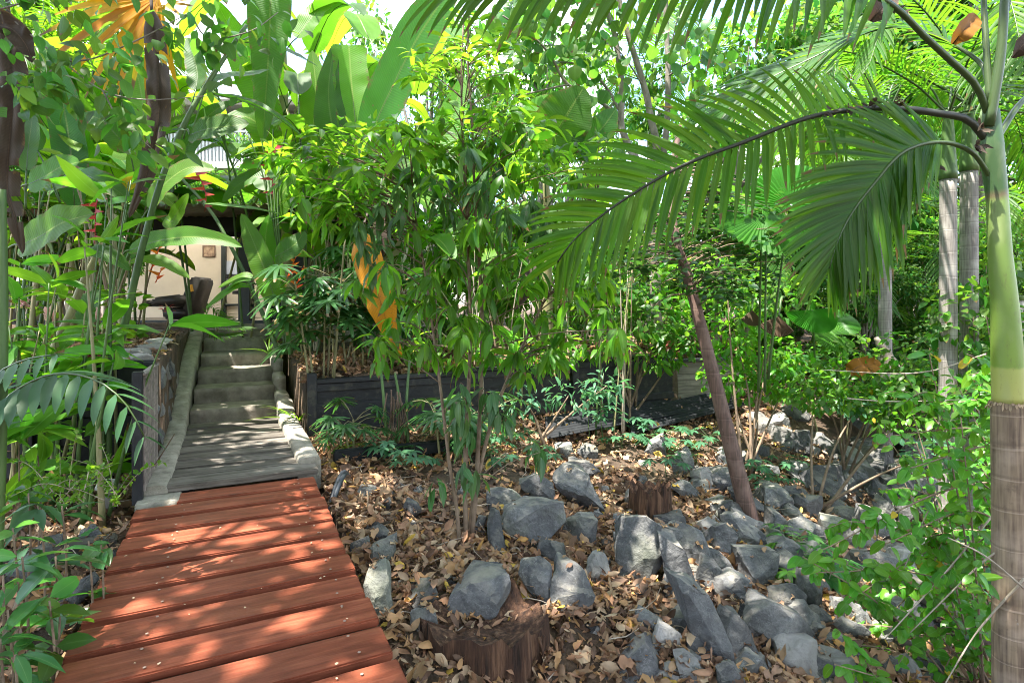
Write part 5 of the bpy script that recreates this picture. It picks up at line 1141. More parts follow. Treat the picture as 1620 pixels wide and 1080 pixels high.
PL(b1, [(572, 370, 6.25), (578, 400, 6.2), (592, 445, 6.15), (606, 490, 6.15), (618, 530, 6.2), (636, 562, 6.25)], .38, 'yellowleaf', nh=(-.1, -1, .1), fold=.55, curl=.3, wave=.05, pet=(585, 330, 6.9), tip=.8, ribr=.012, tears=0)
PL(b1, [(598, 330, 6.6), (602, 365, 6.5), (604, 392, 6.5), (598, 420, 6.5)], .17, 'deadleaf', nh=(.3, -1, 0), fold=.8)
for (a, b, c) in (((612, 690), (606, 620), (600, 560)), ((645, 700), (643, 640), (648, 570)), ((628, 700), (632, 640), (625, 590))):
    ST(b1, [(a[0], a[1], 6.3), (b[0], b[1], 6.35), (c[0], c[1], 6.5)], .019, .014, 'cane', 'sucker')
mb = MB()
for _ in range(16):
    px = random.gauss(626, 6); p = P(px, random.uniform(615, 650), 6.25); q = P(px+random.gauss(0, 7)+(px-624)*.6, random.uniform(680, 712), 6.2)
    tube(mb, [p, (p+q)/2+Vector((.02, -.02, 0)), q], .009, .004, n=6, sides=4)
mb.build('dry_sheath', M['bark'], b1)
# right of centre
b2 = plant('banana_plant', hx(870, 8.6), 'banana plant with broad dark leaves behind the right of the central tree', 'banana plant')
ST(b2, [(868, 600, 8.6), (866, 480, 8.6), (866, 380, 8.5), (864, 280, 8.3)], .1, .05, 'pale_cane', 'stalk')
PL(b2, [(860, 250, 8.0), (875, 220, 7.9), (898, 180, 7.8), (924, 138, 7.8)], .78, nh=(.1, -1, .1), fold=.1, pet=(864, 320, 8.3))
PL(b2, [(908, 245, 7.9), (930, 225, 7.9), (955, 200, 7.9), (975, 172, 8)], .42, nh=(.5, -1, .2), pet=(866, 330, 8.3))
PL(b2, [(815, 225, 8.3), (838, 190, 8.4), (860, 165, 8.5), (882, 148, 8.6)], .4, 'young', nh=(-.2, -1, .2), pet=(862, 330, 8.4))
PL(b2, [(880, 330, 8.0), (900, 350, 7.7), (905, 400, 7.5), (900, 450, 7.4)], .5, nh=(0, -1, .4), pet=(866, 350, 8.3))
PL(b2, [(925, 300, 8.2), (950, 280, 8.2), (970, 262, 8.2), (985, 235, 8.3)], .4, 'mature', nh=(.2, -1, .3), pet=(866, 360, 8.4))
PL(b2, [(835, 400, 7.6), (838, 430, 7.5), (830, 460, 7.5), (815, 490, 7.5)], .2, 'deadleaf', nh=(.3, -1, 0), fold=.7, tears=2)
# hanging leaf near top left
b3 = plant('banana_plant', hx(460, 9.3), 'banana plant with one long green leaf hanging straight down over the steps', 'banana plant')
ST(b3, [(458, 520, 9.3), (452, 300, 9.2), (446, 60, 9.0), (440, -140, 8.6)], .1, .05, 'pale_cane', 'stalk')
PL(b3, [(440, -190, 7.6), (430, -90, 7.0), (428, 10, 6.8), (424, 100, 6.75), (419, 170, 6.75), (416, 226, 6.8)], .52, nh=(.1, -1, .0), fold=.15, wave=.015, pet=(440, -150, 8.4), K=40)
PL(b3, [(380, 66, 7.2), (430, 72, 7.0), (470, 88, 6.9), (502, 104, 6.9)], .24, nh=(0, -.3, 1), pet=(445, 40, 8.6))
PL(b3, [(470, 60, 8.5), (500, 20, 8.6), (530, 0, 8.6), (570, -10, 8.6)], .42, 'young', nh=(0, -.8, .6), pet=(446, 90, 8.9))
PL(b3, [(470, 150, 8.6), (500, 130, 8.6), (530, 160, 8.5), (550, 200, 8.5)], .4, 'young', nh=(0, -.8, .6), pet=(448, 180, 8.9))

PL(b3, [(468, 330, 8.4), (486, 250, 8.3), (500, 160, 8.3), (494, 80, 8.4)], .5, 'young', nh=(.2, -1, .2), pet=(456, 400, 9.0))
PL(b3, [(440, 250, 8.6), (420, 210, 8.4), (390, 185, 8.3), (352, 190, 8.2)], .42, 'young', nh=(0, -.9, .5), pet=(448, 300, 9.0))
PL(b1, [(575, 330, 7.3), (540, 250, 7.4), (520, 160, 7.5), (528, 70, 7.7)], .44, 'mature', nh=(-.2, -1, .2), pet=(592, 380, 7.3))
PL(b3, [(438, 200, 8.7), (400, 130, 8.6), (372, 60, 8.6), (340, 0, 8.6)], .46, 'young', nh=(.2, -1, .3), pet=(446, 260, 9.0))
# left thicket, canes with named leaves
h1 = plant('heliconia', hx(178, 5.6), 'thick straight green cane leaning right above the black left wall', 'heliconia')
ST(h1, [(176, 640, 5.2), (181, 585, 5.2), (205, 480, 5.2), (226, 388, 5.2), (259, 274, 5.2), (300, 180, 5.25), (357, 89, 5.4), (390, 40, 5.5)], .036, .018, n=40)
PL(h1, [(300, 214, 5.2), (325, 205, 5.15), (360, 200, 5.1), (394, 196, 5.1)], .30, nh=(0, -.9, .5), pet=(292, 205, 5.25))
PL(h1, [(335, 130, 5.4), (362, 120, 5.5), (395, 118, 5.6), (425, 110, 5.7)], .2, nh=(0, -.6, .8), pet=(318, 150, 5.3))
PL(h1, [(340, 150, 5.4), (385, 160, 5.2), (430, 180, 5.1), (478, 215, 5.1)], .12, 'mature', nh=(0, -.3, 1), pet=(318, 150, 5.3), fold=.5)
h2 = plant('heliconia', hx(88, 5.3), 'pale green cane leaning right with a broad bright leaf at the far left', 'heliconia')
ST(h2, [(70, 640, 5.3), (85, 556, 5.3), (110, 500, 5.3), (130, 450, 5.3), (159, 392, 5.3), (182, 340, 5.4)], .045, .022, 'pale_cane', n=30)
PL(h2, [(32, 388, 5.2), (62, 375, 5.15), (100, 352, 5.1), (148, 338, 5.1)], .40, 'young', nh=(-.1, -1, .45), pet=(5, 400, 5.3), fold=.2)
PL(h2, [(45, 292, 5.4), (70, 280, 5.4), (95, 265, 5.4), (126, 256, 5.4)], .34, 'young', nh=(-.2, -1, .45), pet=(20, 310, 5.5))
PL(h2, [(124, 273, 5.1), (150, 283, 5.0), (180, 298, 5.0), (206, 318, 5.0)], .20, nh=(0, -.8, .5), pet=(90, 290, 5.3))
PL(h2, [(42, 270, 5.5), (44, 240, 5.5), (48, 210, 5.5), (52, 182, 5.6)], .22, 'mature', nh=(0, -1, .1), pet=(40, 330, 5.5))
PL(h2, [(135, 396, 5.0), (150, 396, 4.95), (180, 408, 4.95), (206, 428, 5.0)], .17, nh=(0, -.6, .8), pet=(158, 400, 5.3))
h3 = plant('heliconia', hx(150, 7.2), 'heliconia with a tall pale leaf bent over behind the dead brown leaf', 'heliconia')
ST(h3, [(196, 560, 7.2), (190, 450, 7.2), (175, 350, 7.2), (158, 285, 7.1)], .035, .02, 'pale_cane')
PL(h3, [(150, 282, 7.0), (132, 245, 6.9), (112, 205, 6.9), (90, 172, 6.9)], .33, 'young', nh=(.2, -1, .2), pet=(170, 330, 7.1))
PL(h3, [(310, 142, 7.2), (312, 115, 7.3), (305, 85, 7.4), (296, 60, 7.5)], .26, 'mature', nh=(0, -1, .1), pet=(290, 220, 7.2))
PL(h3, [(336, 112, 7.4), (338, 92, 7.4), (336, 72, 7.5), (330, 50, 7.5)], .2, 'mature', nh=(0, -1, .1), pet=(300, 220, 7.3))
PL(h3, [(205, 240, 6.8), (185, 215, 6.7), (160, 190, 6.7), (130, 180, 6.8)], .3, 'mature', nh=(0, -.8, .5), pet=(215, 290, 7))
PL(h3, [(262, 345, 6.8), (272, 350, 6.7), (285, 328, 6.7), (298, 306, 6.7)], .18, 'young', nh=(0, -1, .2), pet=(262, 400, 7))
h4 = plant('heliconia', hx(215, 6.9), 'heliconia with one long bright leaf reaching right across the room opening', 'heliconia')
ST(h4, [(170, 600, 6.8), (182, 500, 6.8), (195, 430, 6.7), (205, 400, 6.6)], .03, .018, 'cane')
PL(h4, [(205, 396, 6.4), (250, 381, 6.3), (300, 375, 6.2), (350, 380, 6.2), (383, 391, 6.2)], .26, 'young', nh=(0, -.85, .45), pet=(190, 410, 6.5), fold=.25)
PL(h4, [(190, 420, 6.5), (230, 410, 6.4), (265, 418, 6.4), (300, 440, 6.4)], .2, 'young', nh=(0, -.5, .8), pet=(185, 440, 6.6))
PL(h4, [(143, 512, 6.2), (138, 495, 6.2), (142, 475, 6.2), (155, 458, 6.3)], .27, 'mature', nh=(0, -1, .2), pet=(150, 530, 6.3))
h5 = plant('heliconia', hx(440, 7.4), 'heliconia cane leaning across the right edge of the steps', 'heliconia')
ST(h5, [(442, 566, 7.0), (436, 545, 7.0), (415, 495, 7.0), (390, 440, 7.0), (360, 380, 7.0), (330, 330, 7.1), (268, 262, 7.2)], .03, .016, 'cane', n=30)
PL(h5, [(326, 322, 6.9), (355, 325, 6.8), (400, 330, 6.7), (443, 338, 6.7)], .16, 'mature', nh=(0, -.3, 1), pet=(318, 320, 7.0))
PL(h5, [(352, 468, 6.8), (375, 445, 6.7), (400, 442, 6.7), (335, 500, 6.7)][:3], .12, 'young', nh=(0, -.6, .8))
PL(h5, [(395, 452, 6.8), (375, 452, 6.7), (350, 468, 6.7), (325, 488, 6.7)], .11, 'young', nh=(0, -.8, .6), pet=(405, 450, 6.9))
PL(h5, [(400, 438, 6.8), (385, 436, 6.8), (365, 445, 6.8), (345, 455, 6.8)], .1, 'young', nh=(0, -.8, .6))
h6 = plant('heliconia', hx(448, 7.9), 'group of thin dark canes with bright leaves right of the dark house post', 'heliconia')
for q in range(4): ST(h6, [(450+q*4, 560, 7.9), (446+q*2, 470, 7.9), (432+q*3, 370, 7.9), (414+q*9, 270, 8), (388+q*22, 205, 8)], .018, .009, 'cane', n=20)
PL(h6, [(438, 482, 7.5), (420, 430, 7.5), (402, 385, 7.6), (382, 338, 7.7)], .34, 'young', nh=(-.3, -1, .3), pet=(446, 520, 7.8))
PL(h6, [(440, 470, 7.6), (432, 430, 7.7), (420, 390, 7.8), (425, 340, 7.9)], .3, 'young', nh=(.3, -1, .3), pet=(446, 520, 7.8))
PL(h6, [(436, 405, 7.3), (450, 398, 7.2), (468, 385, 7.2), (482, 366, 7.3)], .3, 'mature', nh=(0, -1, .3), pet=(442, 440, 7.7))
PL(h6, [(440, 410, 7.6), (460, 402, 7.5), (480, 402, 7.5), (497, 410, 7.6)], .2, 'young', nh=(0, -.6, .8), pet=(442, 440, 7.7))
PL(h6, [(440, 340, 8), (450, 300, 8), (480, 280, 8), (500, 290, 8)], .36, 'young', nh=(0, -.8, .5), pet=(436, 380, 7.9))
PL(h6, [(430, 300, 8), (410, 280, 8.1), (380, 290, 8.1), (352, 320, 8.1)], .32, 'mature', nh=(0, -.8, .6), pet=(430, 350, 7.9))

PL(h3, [(118, 330, 6.9), (112, 240, 6.8), (96, 150, 6.8), (66, 60, 6.9)], .40, 'mature', nh=(.1, -1, .2), pet=(165, 400, 7.1))
PL(h3, [(215, 300, 7.2), (228, 220, 7.2), (222, 140, 7.3), (200, 60, 7.5)], .40, 'young', nh=(-.1, -1, .2), pet=(190, 380, 7.2))
PL(h3, [(285, 270, 7.6), (300, 225, 7.5), (328, 185, 7.5), (365, 160, 7.6)], .34, 'mature', nh=(0, -1, .4), pet=(262, 330, 7.4))
PL(h4, [(235, 330, 6.6), (262, 290, 6.5), (300, 265, 6.5), (340, 268, 6.5)], .30, 'young', nh=(0, -.9, .5), pet=(210, 380, 6.6))
PL(h2, [(60, 240, 5.6), (30, 180, 5.6), (10, 120, 5.7), (0, 60, 5.8)], .34, 'mature', nh=(.1, -1, .2), pet=(95, 320, 5.5))
# generic clumps to fill the thicket
def heli(px, D, nst, hgt, seed, label, mats=('mature', 'young'), zoff=0, group='heliconia clumps', W=.26, cane='cane'):
    R = random.Random(seed); x, y, z = hx(px, D); e = plant('heliconia', (x, y, z+zoff), label, 'heliconia', group)
    b = Vector((x, y, z+zoff))
    for s in range(nst):
        a = R.random()*6.28; ln = R.uniform(.1, .35); o = Vector((math.cos(a), math.sin(a), 0)); hh = hgt*R.uniform(.7, 1.1)
        p0 = b+o*R.uniform(0, .25); p1 = p0+o*ln*.4*hh+Vector((0, 0, hh*.55)); p2 = p0+o*ln*hh+Vector((0, 0, hh))
        mb = MB(); C = tube(mb, [p0, p1, p2], .022, .012, n=16, sides=7); mb.build('stem', M[cane if R.random() < .6 else 'pale_cane'], e)
        nl = R.randint(4, 6)
        for k in range(nl):
            q = Vector(C[int((.5+.5*k/(nl-1))*(len(C)-1))]); aa = a+(k % 2)*3.14+R.uniform(-.7, .7); oo = Vector((math.cos(aa), math.sin(aa), 0)); L = R.uniform(.6, 1.05)*hgt/2.2
            up = R.uniform(.2, 1.0) if k < nl-1 else 1.3
            q0 = q+oo*.1*L+Vector((0, 0, .14*L)); q1 = q0+(oo*.5+Vector((0, 0, up*.45)))*L*.55; q2 = q1+(oo*.75+Vector((0, 0, up*.25-.25)))*L*.4; q3 = q2+(oo*.75+Vector((0, 0, -.55)))*L*.38
            mb = MB(); paddle(mb, [q0, q1, q2, q3], W*R.uniform(.8, 1.2)*hgt/2.2, nh=(-oo.x*.4, -oo.y*.4-.15, 1), fold=R.uniform(.1, .35), wave=.03, K=18, across=6, pet=q, seed=seed*50+s*9+k, tears=R.choice((0, 0, 1)))
            mb.build('leaf', [M[R.choice(mats)], M['cane']], e)
    return e
HL = [(20, 7.0, 3, 2.6, 'heliconia clump filling the left edge behind the pink torch flower bud'), (190, 8.4, 3, 2.7, 'heliconia clump with orange flowers left of the recliner'), (75, 8.0, 3, 3.0, 'tall heliconia clump behind the hanging grey dead leaf'), (160, 9.2, 3, 3.0, 'heliconia clump deep behind the leaning pale cane'), (150, 7.6, 3, 2.9, 'heliconia clump just behind the tall slim flower bud'),
      (490, 8.6, 3, 3.2, 'tall bright heliconia clump between the steps and the banana'), (530, 9.4, 3, 3.4, 'yellow green heliconia clump behind the central tree, left side'), (455, 9.4, 3, 4.4, 'tall heliconia clump above the roof beside the hanging leaf'), (640, 9.6, 3, 3.6, 'bright heliconia clump behind the yellow dead leaf'), (720, 10.2, 3, 4.0, 'high heliconia clump behind the middle of the central tree'), (780, 9.0, 3, 3.2, 'heliconia clump behind the long planter wall'), (960, 9.8, 3, 2.8, 'heliconia clump beside the dark leaves behind the arching frond'),
      (215, 9.3, 3, 4.6, 'heliconia clump rising in front of the slatted balcony'), (110, 12.0, 3, 4.2, 'towering heliconia clump at the back of the left thicket'), (610, 12.2, 3, 5.0, 'very tall lit heliconia clump under the sky gap'), (318, 9.3, 3, 4.6, 'tall heliconia clump whose leaves half hide the slatted balcony'), (385, 9.35, 2, 4.9, 'slim tall heliconia clump before the roof edge right of the balcony')]
for k, (px, D, n, hg, lab) in enumerate(HL):
    z = 0
    heli(px, D, n, hg, 40+k, lab, ('mature', 'young', 'young') if px > 400 else ('mature', 'young'))

# dead hanging leaves
def hang(label, pts, W, tears, pet, seed, fold=.5, curl=.3):
    e = plant('dead_leaf', P(*pts[0]), label, 'dead leaf'); mb = MB()
    paddle(mb, [P(*p) for p in pts], W, (.5, -1, 0), fold=fold, curl=curl, wave=.22, K=44, across=8, tears=tears, pet=P(*pet), seed=seed, ribr=.012); mb.build('blade', [M['deadleaf'], M['deadleaf']], e); return e
hang('curled brown dead leaf hanging in front of the thicket left of the steps', [(240, 18, 4.6), (246, 70, 4.55), (250, 120, 4.5), (252, 170, 4.5), (244, 235, 4.5), (232, 275, 4.5), (216, 315, 4.5), (204, 345, 4.52)], .29, 6, (236, -40, 4.8), 3, 1.0, .5)
hang('wide torn grey brown dead leaf hanging at the far left edge', [(14, 40, 4.0), (18, 110, 4.0), (20, 170, 4.0), (14, 240, 4.0), (12, 300, 4.0), (26, 350, 4.0), (36, 402, 4.05)], .32, 6, (10, -20, 4.2), 8, 1.0, .5)
hang('small curled dead leaf caught at the top left corner', [(-10, 40, 3.8), (18, 46, 3.8), (40, 70, 3.8), (52, 100, 3.8)], .2, 1, (-30, 30, 3.9), 12, .8, .1)
for k, (px, py) in enumerate(((1525, 48), (1620, 70), (1395, 12))):
    e = plant('dead_leaf', P(px, py, 3.1), ('broad orange brown dead leaf caught among the top right fronds', 'dark brown dead leaf at the extreme top right corner', 'tan fibrous dead leaf lodged on the rising frond stalk')[k], 'dead leaf'); mb = MB()
    paddle(mb, [P(px-18, py+22, 3.1), P(px-4, py+4, 3.06), P(px+8, py-8, 3.08), P(px+22, py-22, 3.15)], .11, (.2, -1, .2), fold=.4, wave=.1, K=14, across=6); mb.build('blade', [M['dullorange' if k == 0 else 'deadleaf'], M['deadleaf']], e)
# orange dying fan leaf at the top left
e = plant('fan_palm_leaf', P(250, 0, 4.9), 'dying orange and yellow fan leaf spreading across the top left corner', 'palm leaf'); mb = MB()
fans(mb, [Pn(250, -6, 5.0)], [[-1, -.1, -.55]], [[.2, -1, .3]], 1.12, 21, 150, leaf_t(6, lambda y: .085*min(1, 4*y+.2)*(1-.8*y**3), .3, .16), jit=.03)
fans(mb, [Pn(262, 8, 4.9)], [[.7, -.3, -.3]], [[.2, -1, .3]], .24, 9, 190, jit=.12)
mb.build('blade', M['orangeleaf'], e)
mb = MB(); tube(mb, [Pn(250, -6, 5.0), Pn(270, -80, 5.2), Pn(300, -220, 5.8)], .015, .02); mb.build('petiole', M['bark'], e)

# ------------------------------------------------------------------ flowers
def helflower(label, pts, n, L, mat, cat='flower', side=(1, 0, 0)):
    C = catmull([P(*p) for p in pts], n+2); T = tangents(C); e = plant('heliconia_flower', C[0], label, cat); mb = MB()
    for k in range(1, n+1):
        sg = 1 if k % 2 else -1; d = np.array(side)*sg*.9+T[k]*.25+np.array([0, -.25, .15]); 
        scatter(mb, leaf_t(4, lambda y: .36*(1-y)**.8+.01, .5, -.1), [C[k]], [d], [[0, -1, .25]], [L*(1-.4*k/n)])
    mb.build('bracts', M[mat], e); mb = MB(); tube(mb, C.tolist(), .007, .004, n=14, sides=5); mb.build('stalk', M[mat], e)
helflower('dark red hanging heliconia flower spike beside the thin dark canes', [(436, 225, 7.3), (434, 262, 7.2), (431, 285, 7.2), (432, 315, 7.2)], 8, .22, 'red_bract')
helflower('dark red flower spike above the verandah roof corner', [(305, 268, 7.0), (318, 285, 7.0), (326, 310, 7.0), (324, 335, 7.0)], 7, .2, 'red_bract')
helflower('pinkish red flower spike left of the curled dead leaf', [(158, 305, 6.2), (152, 325, 6.2), (151, 345, 6.2), (150, 385, 6.2)], 7, .17, 'red_bract')
helflower('maroon flower spike at the left edge behind the grey dead leaf', [(4, 235, 5.0), (3, 255, 5.0), (5, 270, 5.0), (2, 285, 5.0)], 5, .14, 'red_bract')
for k, (px, py, lab) in enumerate(((246, 405, 'orange heliconia flower left of the framed picture'), (254, 425, 'second orange flower just below the first by the picture'), (132, 447, 'orange flower low behind the leaning pale cane'), (462, 418, 'orange flower right of the thin dark canes'), (472, 440, 'small orange flower lowest right of the thin canes'))):
    helflower(lab, [(px-8, py+22, 7.4), (px, py+4, 7.35), (px+5, py-10, 7.35), (px+9, py-20, 7.35)], 5, .16, 'orange_bract')
def torch(label, px, py, D, r, mat, zb, bud=False):
    c = Pn(px, py, D); e = plant('torch_ginger', (c[0], c[1], zb), label, 'flower'); mb = MB()
    tube(mb, [(c[0]+.01, c[1], zb), c-np.array([0, 0, .02])], .011, .009, n=8, sides=6); mb.build('stem', M['cane'], e); mb = MB()
    if bud: whorls(mb, [c-np.array([0, 0, .02])]*3, (0, 0, 1), 6, (r*1.6, r*2.2), T_ovate, out=.35, up=1.2, down=-.2, spread=.01, nhj=.1)
    else:
        for q, (o, u_) in enumerate(((1.1, -.1), (1, .35), (.8, .8), (.4, 1.2))): whorls(mb, [c]*2, (0, 0, 1), 9, (r*(1.1-.15*q), r*(1.25-.15*q)), T_ovate, out=o, up=u_, down=0, spread=.01, nhj=.1)
    mb.build('petals', M[mat], e)
torch('open pink torch ginger flower in front of the black left wall', 147, 562, 5.0, .085, 'pink_bract', .2)
torch('half open pale pink torch ginger bud left of the leaning pale cane', 80, 498, 5.4, .045, 'pale_pink', .4, True)
torch('tall slim closed pink green bud right of the broad round leaf', 155, 498, 5.2, .035, 'pale_pink', .3, True)
torch('pale pink flower half hidden among canes at the far left', 38, 478, 5.6, .05, 'pale_pink', .5)
torch('small pink flower on the planter wall behind the leaning trunk', 1060, 546, 8.0, .07, 'pink_bract', .7)
# ------------------------------------------------------------------ lady palms
def rhapis(px, D, n, hgt, wid, label, seed, Rr=.34, zoff=0, group=None, mat='rhapis'):
    R = random.Random(seed); x, y, z = hx(px, D); z += zoff; e = plant('lady_palm', (x, y, z), label, 'palm', group)
    H_, A_, N_ = [], [], []; mb = MB()
    for s in range(n):
        a = R.random()*6.28; r = wid*R.random()**.5; b = Vector((x+r*math.cos(a)*.5, y+r*math.sin(a)*.5, z)); t = Vector((x+r*math.cos(a), y+r*math.sin(a), z+hgt*R.uniform(.45, 1)))
        mb = MB(); C = tube(mb, [b, (b+t)/2+Vector((0, 0, .05)), t], .014, .011, n=10, sides=6)
        for k in range(R.randint(6, 9)):
            q = Vector(C[R.randint(4, 9)]); aa = R.random()*6.28; o = Vector((math.cos(aa), math.sin(aa), 0)); up = R.uniform(.0, .9)
            h = q+o*R.uniform(.2, .38)+Vector((0, 0, up*.25)); tube(mb, [q, (q+h)/2+Vector((0, 0, .04)), h], .005, .004, n=5, sides=4)
            H_.append(h); A_.append(o+Vector((0, 0, -.25-.3*R.random()))); N_.append(Vector((o.x*.5, o.y*.5, 1)))
        mb.build('stem', M['pale_cane'], e)
    ml = MB(); fans(ml, [list(h) for h in H_], [list(a) for a in A_], [list(a) for a in N_], Rr, 10, 230); ml.build('fronds', M[mat], e)
    return e
rhapis(510, 6.75, 6, 1.75, .42, 'lady palm with dark fingered leaves beside the top of the concrete steps', 3, .36)
rhapis(570, 7.6, 5, 1.5, .45, 'lady palm in the planter left of the yellow dead leaf', 5, .36, 0)
rhapis(705, 6.2, 3, .75, .3, 'low lady palm growing from the litter in front of the planter wall', 6, .3)
rhapis(780, 6.35, 2, .65, .22, 'small lady palm right of the thin tree stems by the wall', 7, .27)
rhapis(665, 8.0, 4, 1.5, .5, 'lady palm in the planter behind the thin tree', 8, .34)
rhapis(560, 6.1, 2, .55, .2, 'tiny lady palm at the wall foot left of the banana suckers', 9, .22)
rhapis(1400, 10.2, 5, 1.6, .9, 'dark lady palm thicket behind the brown pointed stump', 10, .4)
rhapis(1330, 9.0, 4, 1.4, .8, 'dark lady palm left of the grey palm pair', 11, .4)
# strappy grass by the kerb
def strap(px, py, n, L, label, mat='hib', D=None):
    D = D or ray(px, py); c = P(px, py, D); e = plant('strap_plant', c, label, 'plant'); mb = MB()
    az = RNG.random(n)*6.283; d = nrm(np.stack([np.cos(az), np.sin(az), RNG.uniform(.5, 1.6, n)], -1)); scatter(mb, T_blade, np.tile(np.array(c), (n, 1)), d, np.tile([0, 0, 1.], (n, 1))+d*np.array([-.5, -.5, 0]), RNG.uniform(L*.6, L, n), RNG.uniform(L*.3, L*.5, n)); mb.build('blades', M[mat], e)
strap(472, 668, 16, .62, 'arching strap leaved clump spilling over the right kerb of the steps', 'mango_new', 6.9)
strap(525, 722, 10, .5, 'yellowish strap leaved tuft in the litter by the wall post')
strap(425, 560, 12, .6, 'strap leaved clump at the right edge of the upper steps', 'mango_new', 8.6)
strap(690, 705, 8, .3, 'little strap leaved tuft near the dark timber edging')
strap(340, 520, 9, .45, 'fine green tuft at the top left of the steps', 'mango_new', 9.0)
# small palm at the top left of the steps
e = plant('palm_seedling', P(330, 522, 8.9), 'small feathery palm seedling on the bed edge at the top of the steps', 'palm'); mb = MB()
for (a, b) in ((50, -16), (75, 2), (30, -32), (62, 18)):
    frond(mb, [P(318, 520, 8.8), P(318+a*.5, 515+b*.9, 8.7), P(318+a, 518+b*.6, 8.6)], .28, n=16, ang=(50, 25), w=.02, rr=.006, droop=.6, nh=(0, -.3, 1))
mb.build('fronds', [M['palm_lit'], M['rachis']], e)
e = plant('cordyline', P(330, 525, 9.0), 'small dark red leaved shrub beside the palm seedling in front of the recliner', 'shrub'); mb = MB()
whorls(mb, [P(262, 488, 9), P(270, 494, 9), P(268, 484, 9)], (0, 0, 1), 6, (.06, .13), T_lance, out=.9, up=.5, down=.2); mb.build('leaves', M['red_bract'], e)
mb = MB(); tube(mb, [P(262, 525, 9), P(266, 505, 9), P(270, 485, 9)], .015, .008); mb.build('stem', M['twig'], e)

# ------------------------------------------------------------------ round fan palms
def licuala(label, px, py, D, r, nh, axis, stalk, pleats=44, span=330, mat='licuala', droop=.15):
    c = Pn(px, py, D); e = plant('fan_palm', P(*stalk), label, 'palm'); nh = nrm(np.array(nh, float)); ax = np.array(axis, float); ax = nrm(ax-(ax*nh).sum()*nh); sd = np.cross(nh, ax)
    mb = MB(); rows = 6; V = []; n = pleats*2
    for j in range(rows+1):
        rr = r*(.04+.96*j/rows)
        for k in range(n+1):
            a = math.radians(-span/2+span*k/n); rad = rr*(1-.10*abs(a/3.14)**2)*(1-.03*(k % 2)*(j == rows))
            V.append(c+ax*math.cos(a)*rad+sd*math.sin(a)*rad+nh*((.02*r if k % 2 else -.02*r)*(j/rows)*1.6-droop*r*(j/rows)**2*abs(math.sin(a*.5+.3))))
    ii = np.arange(rows)[:, None]*(n+1); jj = np.arange(n)[None]
    mb.add(V, np.stack([ii+jj, ii+jj+1, ii+n+2+jj, ii+n+1+jj], -1).reshape(-1, 4)); mb.build('blade', M[mat], e, smooth=False)
    mb = MB(); tube(mb, [P(*stalk), list((np.array(P(*stalk))+c)/2+np.array([.0, 0, .1])), list(c)], .018, .01, n=12, sides=6); mb.build('petiole', M['cane'], e)
licuala('large round pleated fan leaf glowing green behind the arching frond', 1250, 325, 6.4, .52, (-.35, -1, .25), (.45, 0, .9), (1215, 600, 6.7))
licuala('round fan leaf lower left of the large glowing one', 1212, 352, 6.7, .36, (.2, -1, .5), (-.5, 0, .8), (1210, 620, 6.9))
licuala('fan leaf with drooping split segments under the glowing round leaf', 1205, 345, 6.2, .5, (0, -.8, .7), (-.1, -.3, -1), (1200, 620, 6.8), droop=.4)
licuala('pale green split fan leaf on the dark bank below the drooping frond', 1285, 490, 7.6, .36, (0, -.9, .6), (.1, 0, -1), (1290, 600, 7.9), span=190, droop=.2)
licuala('dry brown fan leaf hanging among the shrubs right of the leaning trunk', 1232, 500, 7.2, .26, (-.2, -1, .2), (-.2, 0, -1), (1240, 470, 7.4), span=110, mat='brownfan', pleats=26)
licuala('second dry brown fan leaf left of the first near the leaning trunk', 1190, 490, 7.5, .22, (.2, -1, .2), (-.1, 0, -1), (1192, 470, 7.6), span=100, mat='brownfan', pleats=24)
licuala('dry pale fan leaf standing in the planter behind the long wall', 925, 500, 8.4, .24, (0, -1, .2), (0, 0, 1), (925, 545, 8.4), span=70, mat='brownfan', pleats=16)
licuala('dark green fan leaf near the brown pointed stump', 1320, 530, 7.9, .3, (0, -.7, .8), (-.3, -.4, .5), (1325, 600, 8.1), mat='licuala')
licuala('mid green fan leaf at the edge of the bank behind the hibiscus', 1330, 505, 8.3, .3, (.2, -.7, .8), (.3, -.4, .5), (1335, 600, 8.5), mat='licuala')
# brown pointed stump and dead orange leaf
mb = MB(); tube(mb, [P(1410, 585, 8), P(1402, 562, 8), P(1392, 545, 8), P(1386, 534, 8)], .12, .03, n=14, sides=10, wob=.2); o = mb.build('stump', M['pale_cane'] if 0 else M['grey_bark'], org=P(1410, 590, 8)); tag(o, 'pinkish brown pointed palm stump among the dark shrubs on the right', 'stump')
e = plant('dead_leaf', P(1368, 580, 7.4), 'broad orange brown dead leaf lying on the shrubs beside the pointed stump', 'dead leaf'); mb = MB()
paddle(mb, [P(1342, 590, 7.3), P(1358, 580, 7.25), P(1375, 578, 7.25), P(1392, 572, 7.3)], .24, (0, -1, .35), fold=.4, wave=.35, K=24, across=8, tears=2); mb.build('blade', [M['dullorange'], M['deadleaf']], e)

